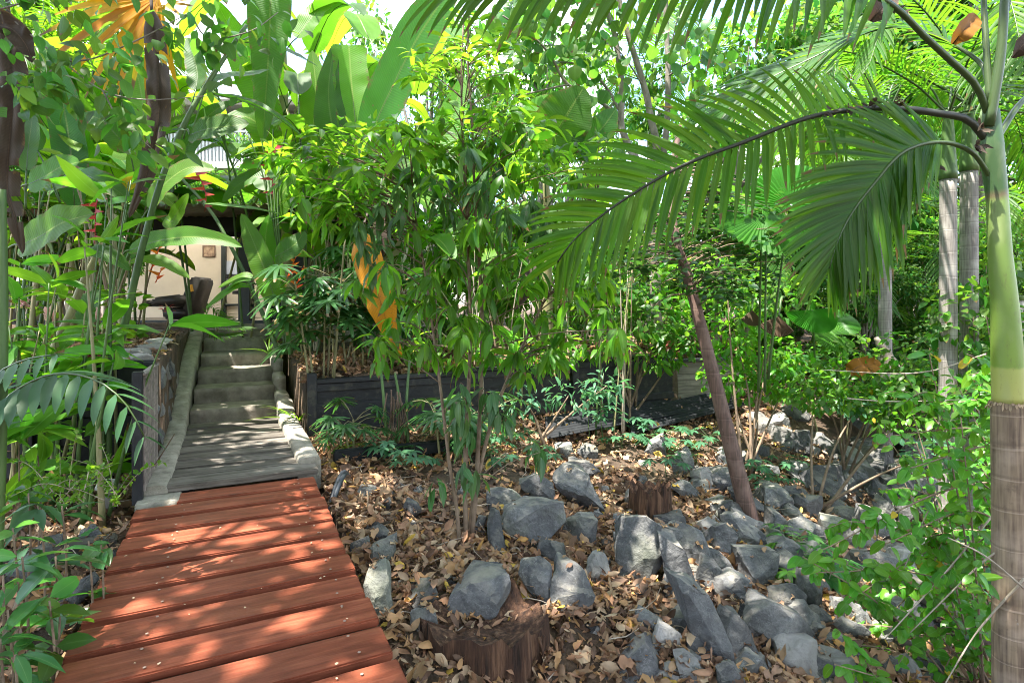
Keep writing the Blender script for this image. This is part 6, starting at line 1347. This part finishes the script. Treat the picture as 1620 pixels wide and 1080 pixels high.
# ------------------------------------------------------------------ hibiscus thicket on the right
D_h = 3.4
hb = plant('hibiscus_shrub', P(1500, 1090, D_h), 'bright green toothed leaf shrub with arching twigs in front of the right slope', 'shrub')
R = random.Random(21); arcs = []
ends = [(1300, 870), (1240, 1020), (1285, 905), (1330, 960), (1390, 670), (1440, 640), (1430, 760), (1480, 700), (1530, 560), (1560, 620), (1470, 560), (1500, 820), (1420, 900), (1380, 1000), (1320, 1050), (1450, 1000), (1550, 760), (1540, 900), (1500, 980), (1560, 500), (1430, 590), (1400, 860), (1460, 850), (1520, 660), (1400, 690), (1310, 985), (1390, 930), (1480, 920), (1450, 700), (1440, 740), (1490, 640), (1500, 580), (1340, 930), (1300, 1030), (1270, 880)]
mb = MB(); ml = MB(); B_, A_, Nn = [], [], []
for k, (px, py) in enumerate(ends):
    D1 = D_h+R.uniform(-.55, 1.1); s = R.choice(((1660, 1010), (1640, 880), (1590, 1130), (1680, 760), (1560, 1150)))
    a = P(s[0], s[1], D_h+.2); c = P(px, py, D1); mid = (a+c)/2+Vector((R.uniform(-.05, .05), 0, R.uniform(.05, .25)))
    C = tube(mb, [a, mid, c], .009, .0028, n=22, sides=5)
    T = tangents(C)
    for q in range(6, 22):
        for _ in range(3):
            if R.random() < .27: continue
            sdv = np.array([R.uniform(-1, 1), R.uniform(-1, .5), R.uniform(-.7, .4)])
            B_.append(C[q]+sdv*.02); A_.append(nrm(T[q]*.5+sdv*.9+np.array([0, 0, -.35]))); Nn.append(nrm(np.array([R.uniform(-.5, .5), -.35, .9])+sdv*.2))
    if k % 2 == 0:
        for _ in range(3):
            i = R.randint(8, 19); p = Vector(C[i]); t = p+Vector((R.uniform(-.25, .05), R.uniform(-.15, .2), R.uniform(-.18, .22))); C2 = tube(mb, [p, (p+t)/2+Vector((0, 0, .03)), t], .004, .002, n=8, sides=4)
            for q in range(2, 8):
                for _ in range(2):
                    sdv = np.array([R.uniform(-1, 1), R.uniform(-1, .5), R.uniform(-.6, .5)]); B_.append(C2[q]); A_.append(nrm(sdv+np.array([0, 0, -.3]))); Nn.append(nrm(np.array([R.uniform(-.5, .5), -.35, .9])))
ml2 = ml; scatter(ml, T_hib, B_, A_, Nn, RNG.uniform(.035, .105, len(B_))); ml.build('leaves', M['hib'], hb); mb.build('twigs', M['twig'], hb)
for (a, b, c) in (((1620, 915, 2.9), (1545, 1000, 3.0), (1490, 1090, 3.0)), ((1625, 900, 2.95), (1580, 870, 3.0), (1440, 1000, 3.2)), ((1570, 815, 3.3), (1500, 900, 3.3), (1400, 1010, 3.3)), ((1575, 700, 3.4), (1480, 790, 3.5), (1430, 900, 3.5)), ((1620, 930, 2.8), (1560, 880, 2.8), (1500, 850, 2.8)), ((1560, 560, 4), (1450, 590, 4.2), (1300, 585, 4.4)), ((1340, 630, 5), (1420, 635, 5), (1560, 630, 5))):
    mb = MB(); tube(mb, [P(*a), P(*b), P(*c)], .006, .003, n=14, sides=5, wob=.4); mb.build('dry_twig', M['dead_twig'], hb)

# ------------------------------------------------------------------ low palmate seedlings with bluish leaves
def cover(label, spots, D=None, n=7, L=.13, hgt=.25, mat='cover', group=None, zr=(.1, 1)):
    px, py = spots[0]; e = None; ml = MB(); hubs = []; axs = []
    for (px, py) in spots:
        mb = MB()
        d = D or ray(px, py+25); c = P(px, py, d); g = Vector((c.x, c.y, G(c.x, c.y)))
        if e is None: e = plant('seedling', g, label, 'seedling', group)
        top = c if c.z > g.z+.05 else g+Vector((0, 0, .2)); C = tube(mb, [g, (g+top)/2+Vector((random.uniform(-.04, .04), 0, 0)), top], .006, .004, n=8, sides=5)
        for k in range(n):
            a = random.random()*6.28; o = Vector((math.cos(a), math.sin(a), 0)); q = Vector(C[random.randint(4, 7)]); h = q+o*random.uniform(.08, .22)+Vector((0, 0, random.uniform(.0, .1)))
            tube(mb, [q, h], .0035, .0025, n=4, sides=4); hubs.append(list(h)); axs.append([o.x, o.y, -.25])
        mb.build('stem', M['cane'], e)
    fans(ml, hubs, axs, [[0, 0, 1]]*len(hubs), L, 6, 230, leaf_t(4, lambda y: .34*sinp(.8, .8)(y), .15, .25)); ml.build('leaves', M[mat], e)
cover('bluish palmate seedlings left of the iron sheet behind the thin tree', [(820, 690), (850, 715), (800, 720), (780, 695)], L=.13)
cover('bluish palmate seedling in front of the pale end of the planter wall', [(935, 620), (955, 590), (975, 630)], 7.2, L=.15)
cover('bluish palmate seedlings standing over the middle of the iron sheet', [(1010, 665), (1035, 690), (985, 690), (1060, 680)], L=.15)
cover('bluish palmate seedlings right of the decayed stump under the leaning trunk', [(1075, 700), (1100, 720), (1055, 730), (1120, 690)], L=.14)
cover('bluish palmate seedlings on the slope right of the leaning trunk', [(1200, 735), (1230, 750), (1250, 725), (1215, 760)], L=.14)
cover('green palmate seedlings among boulders left of the hibiscus leaves', [(1255, 850), (1280, 875), (1300, 900), (1265, 890), (1320, 895)], L=.14, mat='broad', n=9)
cover('bright lit palmate seedling on the boulders below the leaning trunk foot', [(1262, 880), (1250, 895)], L=.11, mat='hib')
cover('low palmate seedlings at the foot of the planter wall near the banana suckers', [(640, 715), (610, 700)], L=.15)
cover('palmate seedling in shade near the bridge right edge', [(665, 725)], L=.13)

# ------------------------------------------------------------------ left foreground plants
D1 = 3.3
cy = plant('cycad', P(-60, 760, D1), 'cycad with a blue green arching frond of thick blunt leaflets at the left', 'cycad')
mb = MB()
def cyfrond(pts, n, L, W, down=1.):
    C = catmull([P(*p) for p in pts], n); T = tangents(C); 
    for sg in (-1, 1):
        sd = nrm(np.cross(T, np.array([[.1, -.45, .9]])))*sg
        d = nrm(T*.55+sd*.9+np.array([0, 0, -.35*down])); scatter(mb, leaf_t(5, lambda y: .27*sinp(.7, .6)(y), .15, .25), C, d, nrm(np.array([0, -.3, 1.])+sd*.3), L*np.interp(np.linspace(0, 1, n), [0, .3, .8, 1], [.8, 1, .75, .5]))
    tube(mb, C.tolist(), .009, .004, n=n, sides=6, m=1)
cyfrond([(-40, 700, 3.5), (10, 630, 3.3), (80, 592, 3.2), (150, 600, 3.1), (200, 640, 3.05), (228, 690, 3.05)], 19, .30, .1)
cyfrond([(-60, 720, 3.5), (-20, 610, 3.3), (30, 572, 3.2), (90, 560, 3.1)], 12, .26, .1)
mb.build('fronds', [M['cycad'], M['rachis']], cy)
# broad leaved seedlings
def broad(label, stems, L, mat='broad', D=None, T=None, name='seedling', k=6, out=.9, up=.25, down=.35):
    e = None; ml = MB()
    for (bx_, by_, tx_, ty_, d, nw) in stems:
        mb = MB()
        b = P(bx_, by_, d); t = P(tx_, ty_, d-.05); g = Vector((b.x, b.y, min(b.z, G(b.x, b.y))))
        if e is None: e = plant(name, g, label, 'seedling')
        C = tube(mb, [g, (g+t)/2+Vector((.02, 0, .0)), t], .007, .004, n=12, sides=6)
        for q in range(nw):
            whorls(ml, [C[11-int(q*5/max(1, nw-1)) if nw > 1 else 11]], (0, 0, 1), k, (L*.7, L*1.1), T or T_ovate, out=out, up=up, down=down, spread=.03)
        mb.build('stem', M['twig'], e)
    ml.build('leaves', M[mat], e); return e
broad('young plant with one broad ribbed leaf beside the lower bridge edge on the left', [(82, 985, 88, 880, 2.55, 2)], .19, k=4)
broad('dark leaved seedling near the lower left bridge corner', [(80, 1010, 78, 950, 2.4, 2), (70, 1000, 95, 975, 2.45, 1)], .14, 'ovate', k=5, T=T_ovate)
broad('thicket of lance leaved seedlings filling the lower left corner', [(-10, 1000, 5, 910, 2.35, 2), (15, 1040, 12, 965, 2.3, 2), (-5, 1080, 0, 1010, 2.2, 2), (40, 950, 35, 880, 2.5, 1), (15, 1070, 24, 1035, 2.15, 1), (25, 900, 20, 835, 2.7, 2)], .17, 'broad', T=T_lance, k=6)
broad('seedling with pale lit lance leaves left of the solar light', [(100, 860, 98, 800, 3.0, 1), (70, 870, 60, 800, 3.0, 2), (40, 830, 45, 780, 3.1, 2)], .2, 'cycad', T=T_lance, k=6)
broad('seedling with glossy ovate leaves close to the bridge edge middle left', [(140, 900, 140, 855, 2.9, 2), (155, 880, 160, 860, 2.95, 1)], .13, 'broad', T=T_ovate, k=5)
broad('lanky ginger stems with long leaves at the left edge under the cycad', [(20, 790, 30, 700, 3.7, 2), (60, 800, 60, 720, 3.8, 2), (-10, 800, 0, 700, 3.6, 2)], .34, 'hib', T=T_lance, k=4, out=.5, up=.8, down=.3)
# twiggy small leaved shrub in the left litter
e = plant('twiggy_shrub', P(120, 800, 3.9), 'sparse twiggy shrub with tiny pale lit leaves in the left lower garden', 'shrub'); mb = MB(); ml = MB()
for k in range(22):
    a = P(random.uniform(60, 190), random.uniform(770, 810), 3.9+random.uniform(-.4, .5)); b = a+Vector((random.uniform(-.4, .4), random.uniform(-.3, .2), random.uniform(.05, .4)))
    C = tube(mb, [a, (a+b)/2+Vector((0, 0, .06)), b], .0035, .0018, n=14, sides=4)
    scatter(ml, T_ovate_lo, np.repeat(C[3:], 2, 0), rv(22)+np.array([0, 0, .2]), nrm(rv(22)*.5+np.array([0, 0, 1])), RNG.uniform(.03, .055, 22))
ml.build('leaves', M['mango_new'], e); mb.build('twigs', M['dead_twig'], e)
# canes of the left clump rising from the lower garden
lc = plant('ginger_clump', hx(60, 4.6), 'dense clump of green and straw coloured canes in front of the black left wall', 'ginger')
R = random.Random(33)
ST(lc, [(-5, 900, 3.4), (2, 700, 3.4), (5, 480, 3.4), (2, 300, 3.4)], .03, .024, 'cane')
ctop = []
for k in range(30):
    px = R.uniform(10, 185); D = R.uniform(4.3, 5.1); lean = R.gauss(12, 40); by = 481+F*(H-G((px-810)/F*D, D))/D
    ty = R.uniform(280, 600); ctop.append((px+lean, ty, D)); ST(lc, [(px, by+6, D), (px+lean*.4, (by+ty)/2, D), (px+lean, ty, D)], R.uniform(.012, .026), .004, R.choice(('cane', 'cane', 'pale_cane')), n=12)
for k in range(16):
    px = R.uniform(0, 200); D = R.uniform(4.3, 5.2); by = 481+F*(H-G((px-810)/F*D, D))/D; c = R.uniform(-90, 90); ST(lc, [(px, by, D), (px+c*.5, by-R.uniform(20, 60), D), (px+c, by-R.uniform(30, 110), D)], .008, .004, 'twig', 'dry_cane', n=8)
ml = MB(); sp = np.array([P(R.uniform(0, 180), R.uniform(540, 760), R.uniform(4.2, 5)) for _ in range(26)])
whorls(ml, sp, (0, 0, 1), 3, (.25, .5), T_lance, out=.7, up=.5, down=.4, spread=.03); whorls(ml, [P(*q) for q in ctop], (.1, 0, 1), 3, (.22, .48), T_lance, out=.6, up=.7, down=.4, spread=.02); ml.build('leaves', M['hib'], lc)
# upper bed canes (background of the bed)
lc2 = plant('ginger_clump', hx(150, 7.0), 'straw coloured and green cane thicket on the raised left bed', 'ginger')
ctop2 = []
for k in range(46):
    px = R.uniform(0, 225); D = R.uniform(6.3, 9.2); by = 481+F*(H-G((px-810)/F*D, D))/D; ty = R.uniform(230, 420); lean = R.gauss(10, 35); ctop2.append((px+lean, ty, D))
    ST(lc2, [(px, by+4, D), (px+lean*.4, (by+ty)/2, D), (px+lean, ty, D)], R.uniform(.012, .03), .005, R.choice(('cane', 'pale_cane', 'pale_cane', 'twig')), n=10)
ml = MB(); sp = np.array([P(R.uniform(0, 225), R.uniform(450, 560), R.uniform(5.9, 8)) for _ in range(50)])
whorls(ml, sp, (0, 0, 1), 4, (.1, .24), T_ovate, out=.8, up=.5, down=.3, spread=.05); whorls(ml, [P(*q) for q in ctop2 if q[0] < 190], (.1, 0, 1), 3, (.22, .48), T_lance, out=.7, up=.6, down=.4, spread=.02); ml.build('leaves', M['mango_new'], lc2)
lc3 = plant('ginger_clump', hx(520, 8.4), 'orange brown cane thicket in the planter behind the lady palms', 'ginger')
for k in range(64):
    px = R.uniform(470, 1010); D = R.uniform(7.5, 9.3); by = 481+F*(H-G((px-810)/F*D, D))/D; ty = R.uniform(360, 500); lean = R.gauss(0, 30)
    ST(lc3, [(px, by+4, D), (px+lean*.4, (by+ty)/2, D), (px+lean, ty, D)], R.uniform(.01, .022), .004, R.choice(('cane', 'pale_cane', 'pale_cane', 'twig', 'dead_twig')), n=10)

# ------------------------------------------------------------------ shrubs and trees of the background
def bush(name, label, cat, base, clumps, T, L, mat, group=None, stems=6, down=.3, mat2=None):
    e = plant(name, base, label, cat, group); ml = MB(); mb = MB(); b = Vector(base)
    for (c, r, n) in clumps:
        leafblob(ml, n, c, r, T, L, m=0 if mat2 is None or random.random() < .6 else 1, down=down)
        mb = MB(); tube(mb, [b+Vector((random.uniform(-.1, .1), random.uniform(-.1, .1), 0)), (b+Vector(c))/2+Vector((random.uniform(-.1, .1), 0, .1)), Vector(c)], .022, .006, n=10, sides=6); mb.build('stem', M['twig'], e)
    ml.build('crown', [M[mat]]+([M[mat2]] if mat2 else []), e); return e
def cl_px(lst, sc=1.0):
    return [(tuple(P(px, py, D)), (rx*D/F, rx*D/F*.8, ry*D/F), int(n*sc)) for (px, py, D, rx, ry, n) in lst]
bush('shrub', 'dense small leaved shrub on the bank right of the leaning trunk', 'shrub', hx(1190, 7.4), cl_px([(1160, 520, 7.8, 50, 45, 260), (1210, 560, 7.8, 55, 45, 280), (1150, 590, 7.8, 45, 35, 200), (1250, 590, 8.0, 60, 40, 260), (1190, 615, 7.9, 50, 22, 130), (1230, 470, 8, 60, 45, 240), (1150, 450, 7.6, 50, 45, 240)]), T_ovate, (.07, .14), 'hib', mat2='ovate')
bush('shrub', 'dark small leaved shrub above the right end of the bank', 'shrub', hx(1330, 8), cl_px([(1300, 620, 7.2, 60, 35, 260), (1350, 600, 7.6, 60, 40, 260), (1400, 630, 7.2, 60, 40, 280), (1460, 610, 7, 60, 50, 300), (1330, 560, 8, 55, 35, 200), (1440, 560, 7.4, 50, 40, 200)]), T_ovate, (.06, .12), 'ovate', mat2='hib')
bush('shrub', 'shrub in the planter behind the dangling leaflet tips of the arching frond', 'shrub', hx(1000, 8.4), cl_px([(960, 470, 8.4, 60, 45, 260), (1030, 500, 8.2, 60, 40, 260), (1000, 420, 8.8, 70, 50, 300), (930, 420, 9, 60, 50, 240), (1075, 540, 8.2, 40, 30, 160), (1080, 450, 8.6, 50, 50, 220)]), T_ovate, (.08, .16), 'ovate', mat2='hib')
bush('shrub', 'deep green shrub behind the planter left of the arching frond', 'shrub', hx(830, 9.4), cl_px([(780, 430, 9.4, 70, 60, 300), (850, 470, 9.2, 70, 50, 300), (720, 470, 9.2, 60, 50, 240), (680, 400, 9.6, 60, 60, 240)]), T_lance, (.14, .3), 'mango', mat2='ovate')
bush('shrub', 'bushes along the right edge behind the ringed trunk', 'shrub', hx(1570, 7.0), cl_px([(1540, 500, 6.6, 70, 60, 300), (1600, 560, 6.4, 60, 70, 300), (1570, 640, 6.2, 70, 60, 300), (1590, 760, 5.8, 60, 60, 240), (1610, 880, 5.4, 50, 60, 200), (1560, 420, 7.2, 60, 60, 260)]), T_ovate, (.08, .16), 'hib', mat2='ovate')
bush('fern', 'feathery low ferns in the damp shade left of the ringed trunk base', 'fern', hx(1520, 5.0), cl_px([(1530, 880, 4.9, 40, 50, 300), (1550, 970, 4.4, 40, 40, 300)]), T_lance_lo, (.05, .1), 'cover')
bush('shrub', 'loose green foliage spilling over the long planter wall behind the thin tree', 'shrub', hx(760, 8.0), cl_px([(650, 545, 7.3, 40, 22, 90), (720, 560, 7.4, 40, 22, 80), (800, 550, 7.5, 45, 24, 110), (870, 560, 7.7, 45, 24, 110), (950, 545, 7.9, 50, 24, 120), (1040, 560, 8.2, 40, 22, 90)]), T_lance, (.1, .22), 'mango', mat2='hib')
bush('shrub', 'loose low greenery at the foot of the planter wall right of the thin stems', 'shrub', hx(850, 6.9), cl_px([(830, 635, 6.7, 40, 20, 60), (900, 625, 6.9, 40, 20, 60), (960, 610, 7.1, 40, 24, 70)]), T_lance_lo, (.08, .16), 'cover', mat2='hib')
# creeping vines on the rocks of the far bank
bush('shrub', 'low creeping plant covering the far slope above the dark boulders', 'shrub', hx(1290, 6.8), cl_px([(1290, 630, 7.6, 60, 18, 140), (1360, 640, 7.4, 60, 18, 140), (1430, 660, 7, 60, 25, 180), (1470, 720, 6.2, 40, 30, 130)]), T_ovate, (.05, .1), 'hib', mat2='cover')

# big background trees, built once per kind and copied
def tree_proto(name, label, x, y, z, hgt, cw, seed, mat, n=5200, L=(.2, .36), group=None, T=None, ncl=34):
    R = random.Random(seed); e = plant(name, (x, y, z), label, 'tree', group); mb = MB(); ml = MB()
    top = Vector((x+R.uniform(-.5, .5), y, z+hgt*.62)); tube(mb, [(x, y, z-.4), (x+.15, y, z+hgt*.3), top], hgt*.028, hgt*.014, n=20, sides=10, wob=.1); mb.build('trunk', M['grey_bark'], e); mb = MB()
    for k in range(ncl):
        a = R.random()*6.28; rr = cw*R.random()**.5; zz = z+hgt*(.14+.86*R.random()); f = math.sin(math.pi*min(1, (zz-z)/hgt*.8+.12))**.6
        c = Vector((x+rr*f*math.cos(a), y+rr*f*math.sin(a), zz)); s = R.uniform(.5, 1.1)*cw*.3
        leafblob(ml, int(n/ncl*R.uniform(.6, 1.4)), c, (s, s, s*.7), T or T_ovate_lo, L, down=.4)
        if k % 2 == 0:
            st_ = Vector((x, y, z+hgt*R.uniform(.15, .55))); tube(mb, [st_, (st_+c)/2+Vector((0, 0, .2)), c], hgt*.008, hgt*.002, n=10, sides=6)
    ml.build('crown', M[mat], e); mb.build('limbs', M['grey_bark'], e); return e
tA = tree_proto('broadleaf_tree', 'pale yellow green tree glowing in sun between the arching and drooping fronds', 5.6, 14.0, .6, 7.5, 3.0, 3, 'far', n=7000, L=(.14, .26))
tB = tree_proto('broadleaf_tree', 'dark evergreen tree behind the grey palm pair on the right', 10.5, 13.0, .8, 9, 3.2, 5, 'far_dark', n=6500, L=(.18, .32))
tC = tree_proto('broadleaf_tree', 'tall light green tree behind the centre of the thicket under the sky gap', -2.5, 17.0, 1.0, 9.5, 3.2, 8, 'far', n=6000, L=(.2, .36), T=T_lance_lo)
def cp(t, px, D, z, s, rot, lab): copy_tree(t, Matrix.Translation(((px-810)/F*D, D, z)) @ Matrix.Rotation(rot, 4, 'Z') @ Matrix.Scale(s, 4), lab)
cp(tC, 860, 17, .8, .95, 2.1, 'light green tree behind the dark banana leaf left of the three grey stems')
cp(tA, 1015, 24, .8, .62, 1.0, 'low distant sunlit tree behind the three grey stems')
cp(tA, 1240, 20, .5, 1.0, 4.0, 'distant bright tree above the arching frond')
cp(tB, 1400, 16, .5, 1.1, 2.0, 'dark tree behind the rising frond near the top right')
cp(tA, 1480, 24, .6, 1.5, 5.0, 'far pale tree high behind the grey palm pair')
cp(tB, 1640, 14, .3, 1.0, .7, 'dark tree closing the right edge behind the crownshaft')
cp(tB, -60, 15, 1, 1.05, 3.0, 'dark tree closing the left edge of the thicket')
cp(tC, 90, 18, 1, 1.0, 4.2, 'lit green tree behind the orange fan leaf at the top left')
cp(tA, 290, 30, 1, 1.2, 2.4, 'far tree behind the pale two storey house')
cp(tC, 560, 24, 1, .8, 5.5, 'light tree just below the pale sky at the top centre')
cp(tC, 230, 17.6, 1, .62, 1.4, 'slim light tree beside the balcony of the pale house')
cp(tC, 405, 17.4, 1, .56, 3.3, 'light green tree at the right end of the slatted balcony')
cp(tA, 180, 24, 1, 1.3, 3.3, 'far tree above the balcony house at the top left')
cp(tC, 420, 27, 1, 1.1, 3.9, 'far light tree right of the pale house roof')
cp(tA, 740, 26, 1, 1.2, .2, 'bright tree far behind the central tree top')
cp(tB, 900, 30, 1, 1.0, 1.9, 'blue green tree far behind the grey forked tree')
for (x_, y_, s_, r_, lab) in ((-6.5, -6.5, .95, 1.0, 'left'), (-1.0, -9.0, 1.1, 2.5, 'middle'), (5.5, -6.5, .95, 4.4, 'right')): copy_tree(tB, Matrix.Translation((x_, y_, -.4)) @ Matrix.Rotation(r_, 4, 'Z') @ Matrix.Scale(s_, 4), 'unseen dark evergreen tree added behind the camera to block sky light, '+lab+' one of three')  # unseen trees added to keep front sky light off camera-facing sides
# ground hugging fill behind the right bank
k = 0
for (px, D, s, t) in ((1130, 11.5, .34, tB), (1260, 11, .30, tB), (1370, 10.2, .30, tB), (1470, 10.8, .34, tB), (1570, 9.5, .34, tB), (1190, 13, .36, tA), (1320, 13.5, .40, tA), (1060, 12.5, .36, tB), (960, 12.5, .32, tB), (880, 11.5, .3, tA), (780, 12, .3, tB), (690, 13, .36, tA), (600, 11.5, .3, tB), (20, 10.5, .36, tB), (130, 12.5, .36, tB), (1430, 13, .42, tA), (1540, 12, .42, tA)):
    x, y, z = hx(px, D); copy_tree(t, Matrix.Translation((x, y, z)) @ Matrix.Rotation(k*1.7, 4, 'Z') @ Matrix.Scale(s, 4), ('dark' if t is tB else 'light green')+' leafy bush filling the undergrowth behind '+('the first leaning trunk shrub', 'the dry fan leaves', 'the pointed stump', 'the grey palm pair foot', 'the crownshaft', 'the round fan leaf', 'the drooping frond tip', 'the far right planter end', 'the grey forked trunk', 'the broad dark banana leaf', 'the long planter middle', 'the central tree stems', 'the yellow dead leaf', 'the far left canes', 'the ringed yellow stems', 'the shaded lady palms', 'the grey palm crown')[k], 'undergrowth bushes'); k += 1

# ------------------------------------------------------------------ overhanging canopy tree, branch in view at the top left
ov = plant('canopy_tree', (-5.5, -3.0, -.3), 'tall overhanging tree whose dark ovate leaves hang across the top left', 'tree')
mb = MB(); tube(mb, [(-5.5, -3, -.6), (-5.2, -2.6, 3), (-4.4, -1.8, 6.2)], .3, .2, n=20, sides=14, wob=.05); mb.build('trunk', M['grey_bark'], ov)
mb = MB(); ml = MB()
vis = [[(-220, -120, 4.6), (-40, -10, 4.0), (0, 15, 3.8), (100, 98, 3.8), (162, 143, 3.8), (230, 158, 3.8), (330, 152, 3.9)], [(100, 98, 3.8), (150, 92, 3.8), (225, 60, 3.8), (300, 20, 3.9)], [(0, 15, 3.8), (90, -10, 3.9), (200, -40, 4), (340, -30, 4.2)], [(162, 143, 3.8), (190, 190, 3.8), (240, 235, 3.85)], [(300, 20, 3.9), (330, 60, 3.95), (395, 50, 4), (440, 20, 4.1)], [(100, 98, 3.8), (60, 130, 3.75), (50, 160, 3.7)]]
tube(mb, [(-4.4, -1.8, 6.2), (-4.8, 1.5, 5.4), tuple(P(-220, -120, 4.6))], .09, .03, n=14, sides=8)
for s in vis:
    C = tube(mb, [P(*p) for p in s], .011 if s is vis[0] else .006, .003, n=40, sides=6)
    sel = C[8:] if s is vis[0] else C[3:]
    n = int(len(sel)*1.8); b = sel[RNG.integers(len(sel), size=n)]+RNG.normal(size=(n, 3))*np.array([.11, .12, .10])
    scatter(ml, T_ovate, b, nrm(rv(n)*.8+np.array([.3, -.1, -.7])), nrm(rv(n)*.6+np.array([0, -.4, .9])), RNG.uniform(.07, .15, n), m=2)
R = random.Random(77)
can = CANOPY
for (cx, cy_, cz, r, n) in can:
    c = Vector((cx, cy_, cz)); leafblob(ml, n, c, (r, r, r*.45), T_ovate_lo, (.16, .28), m=1, down=.1, shell=.1, nhj=.35)
    tube(mb, [(-4.4, -1.8, 6.2), ((-4.4+cx)/2, (-1.8+cy_)/2, max(6.6, cz)), c], .07, .02, n=12, sides=6)
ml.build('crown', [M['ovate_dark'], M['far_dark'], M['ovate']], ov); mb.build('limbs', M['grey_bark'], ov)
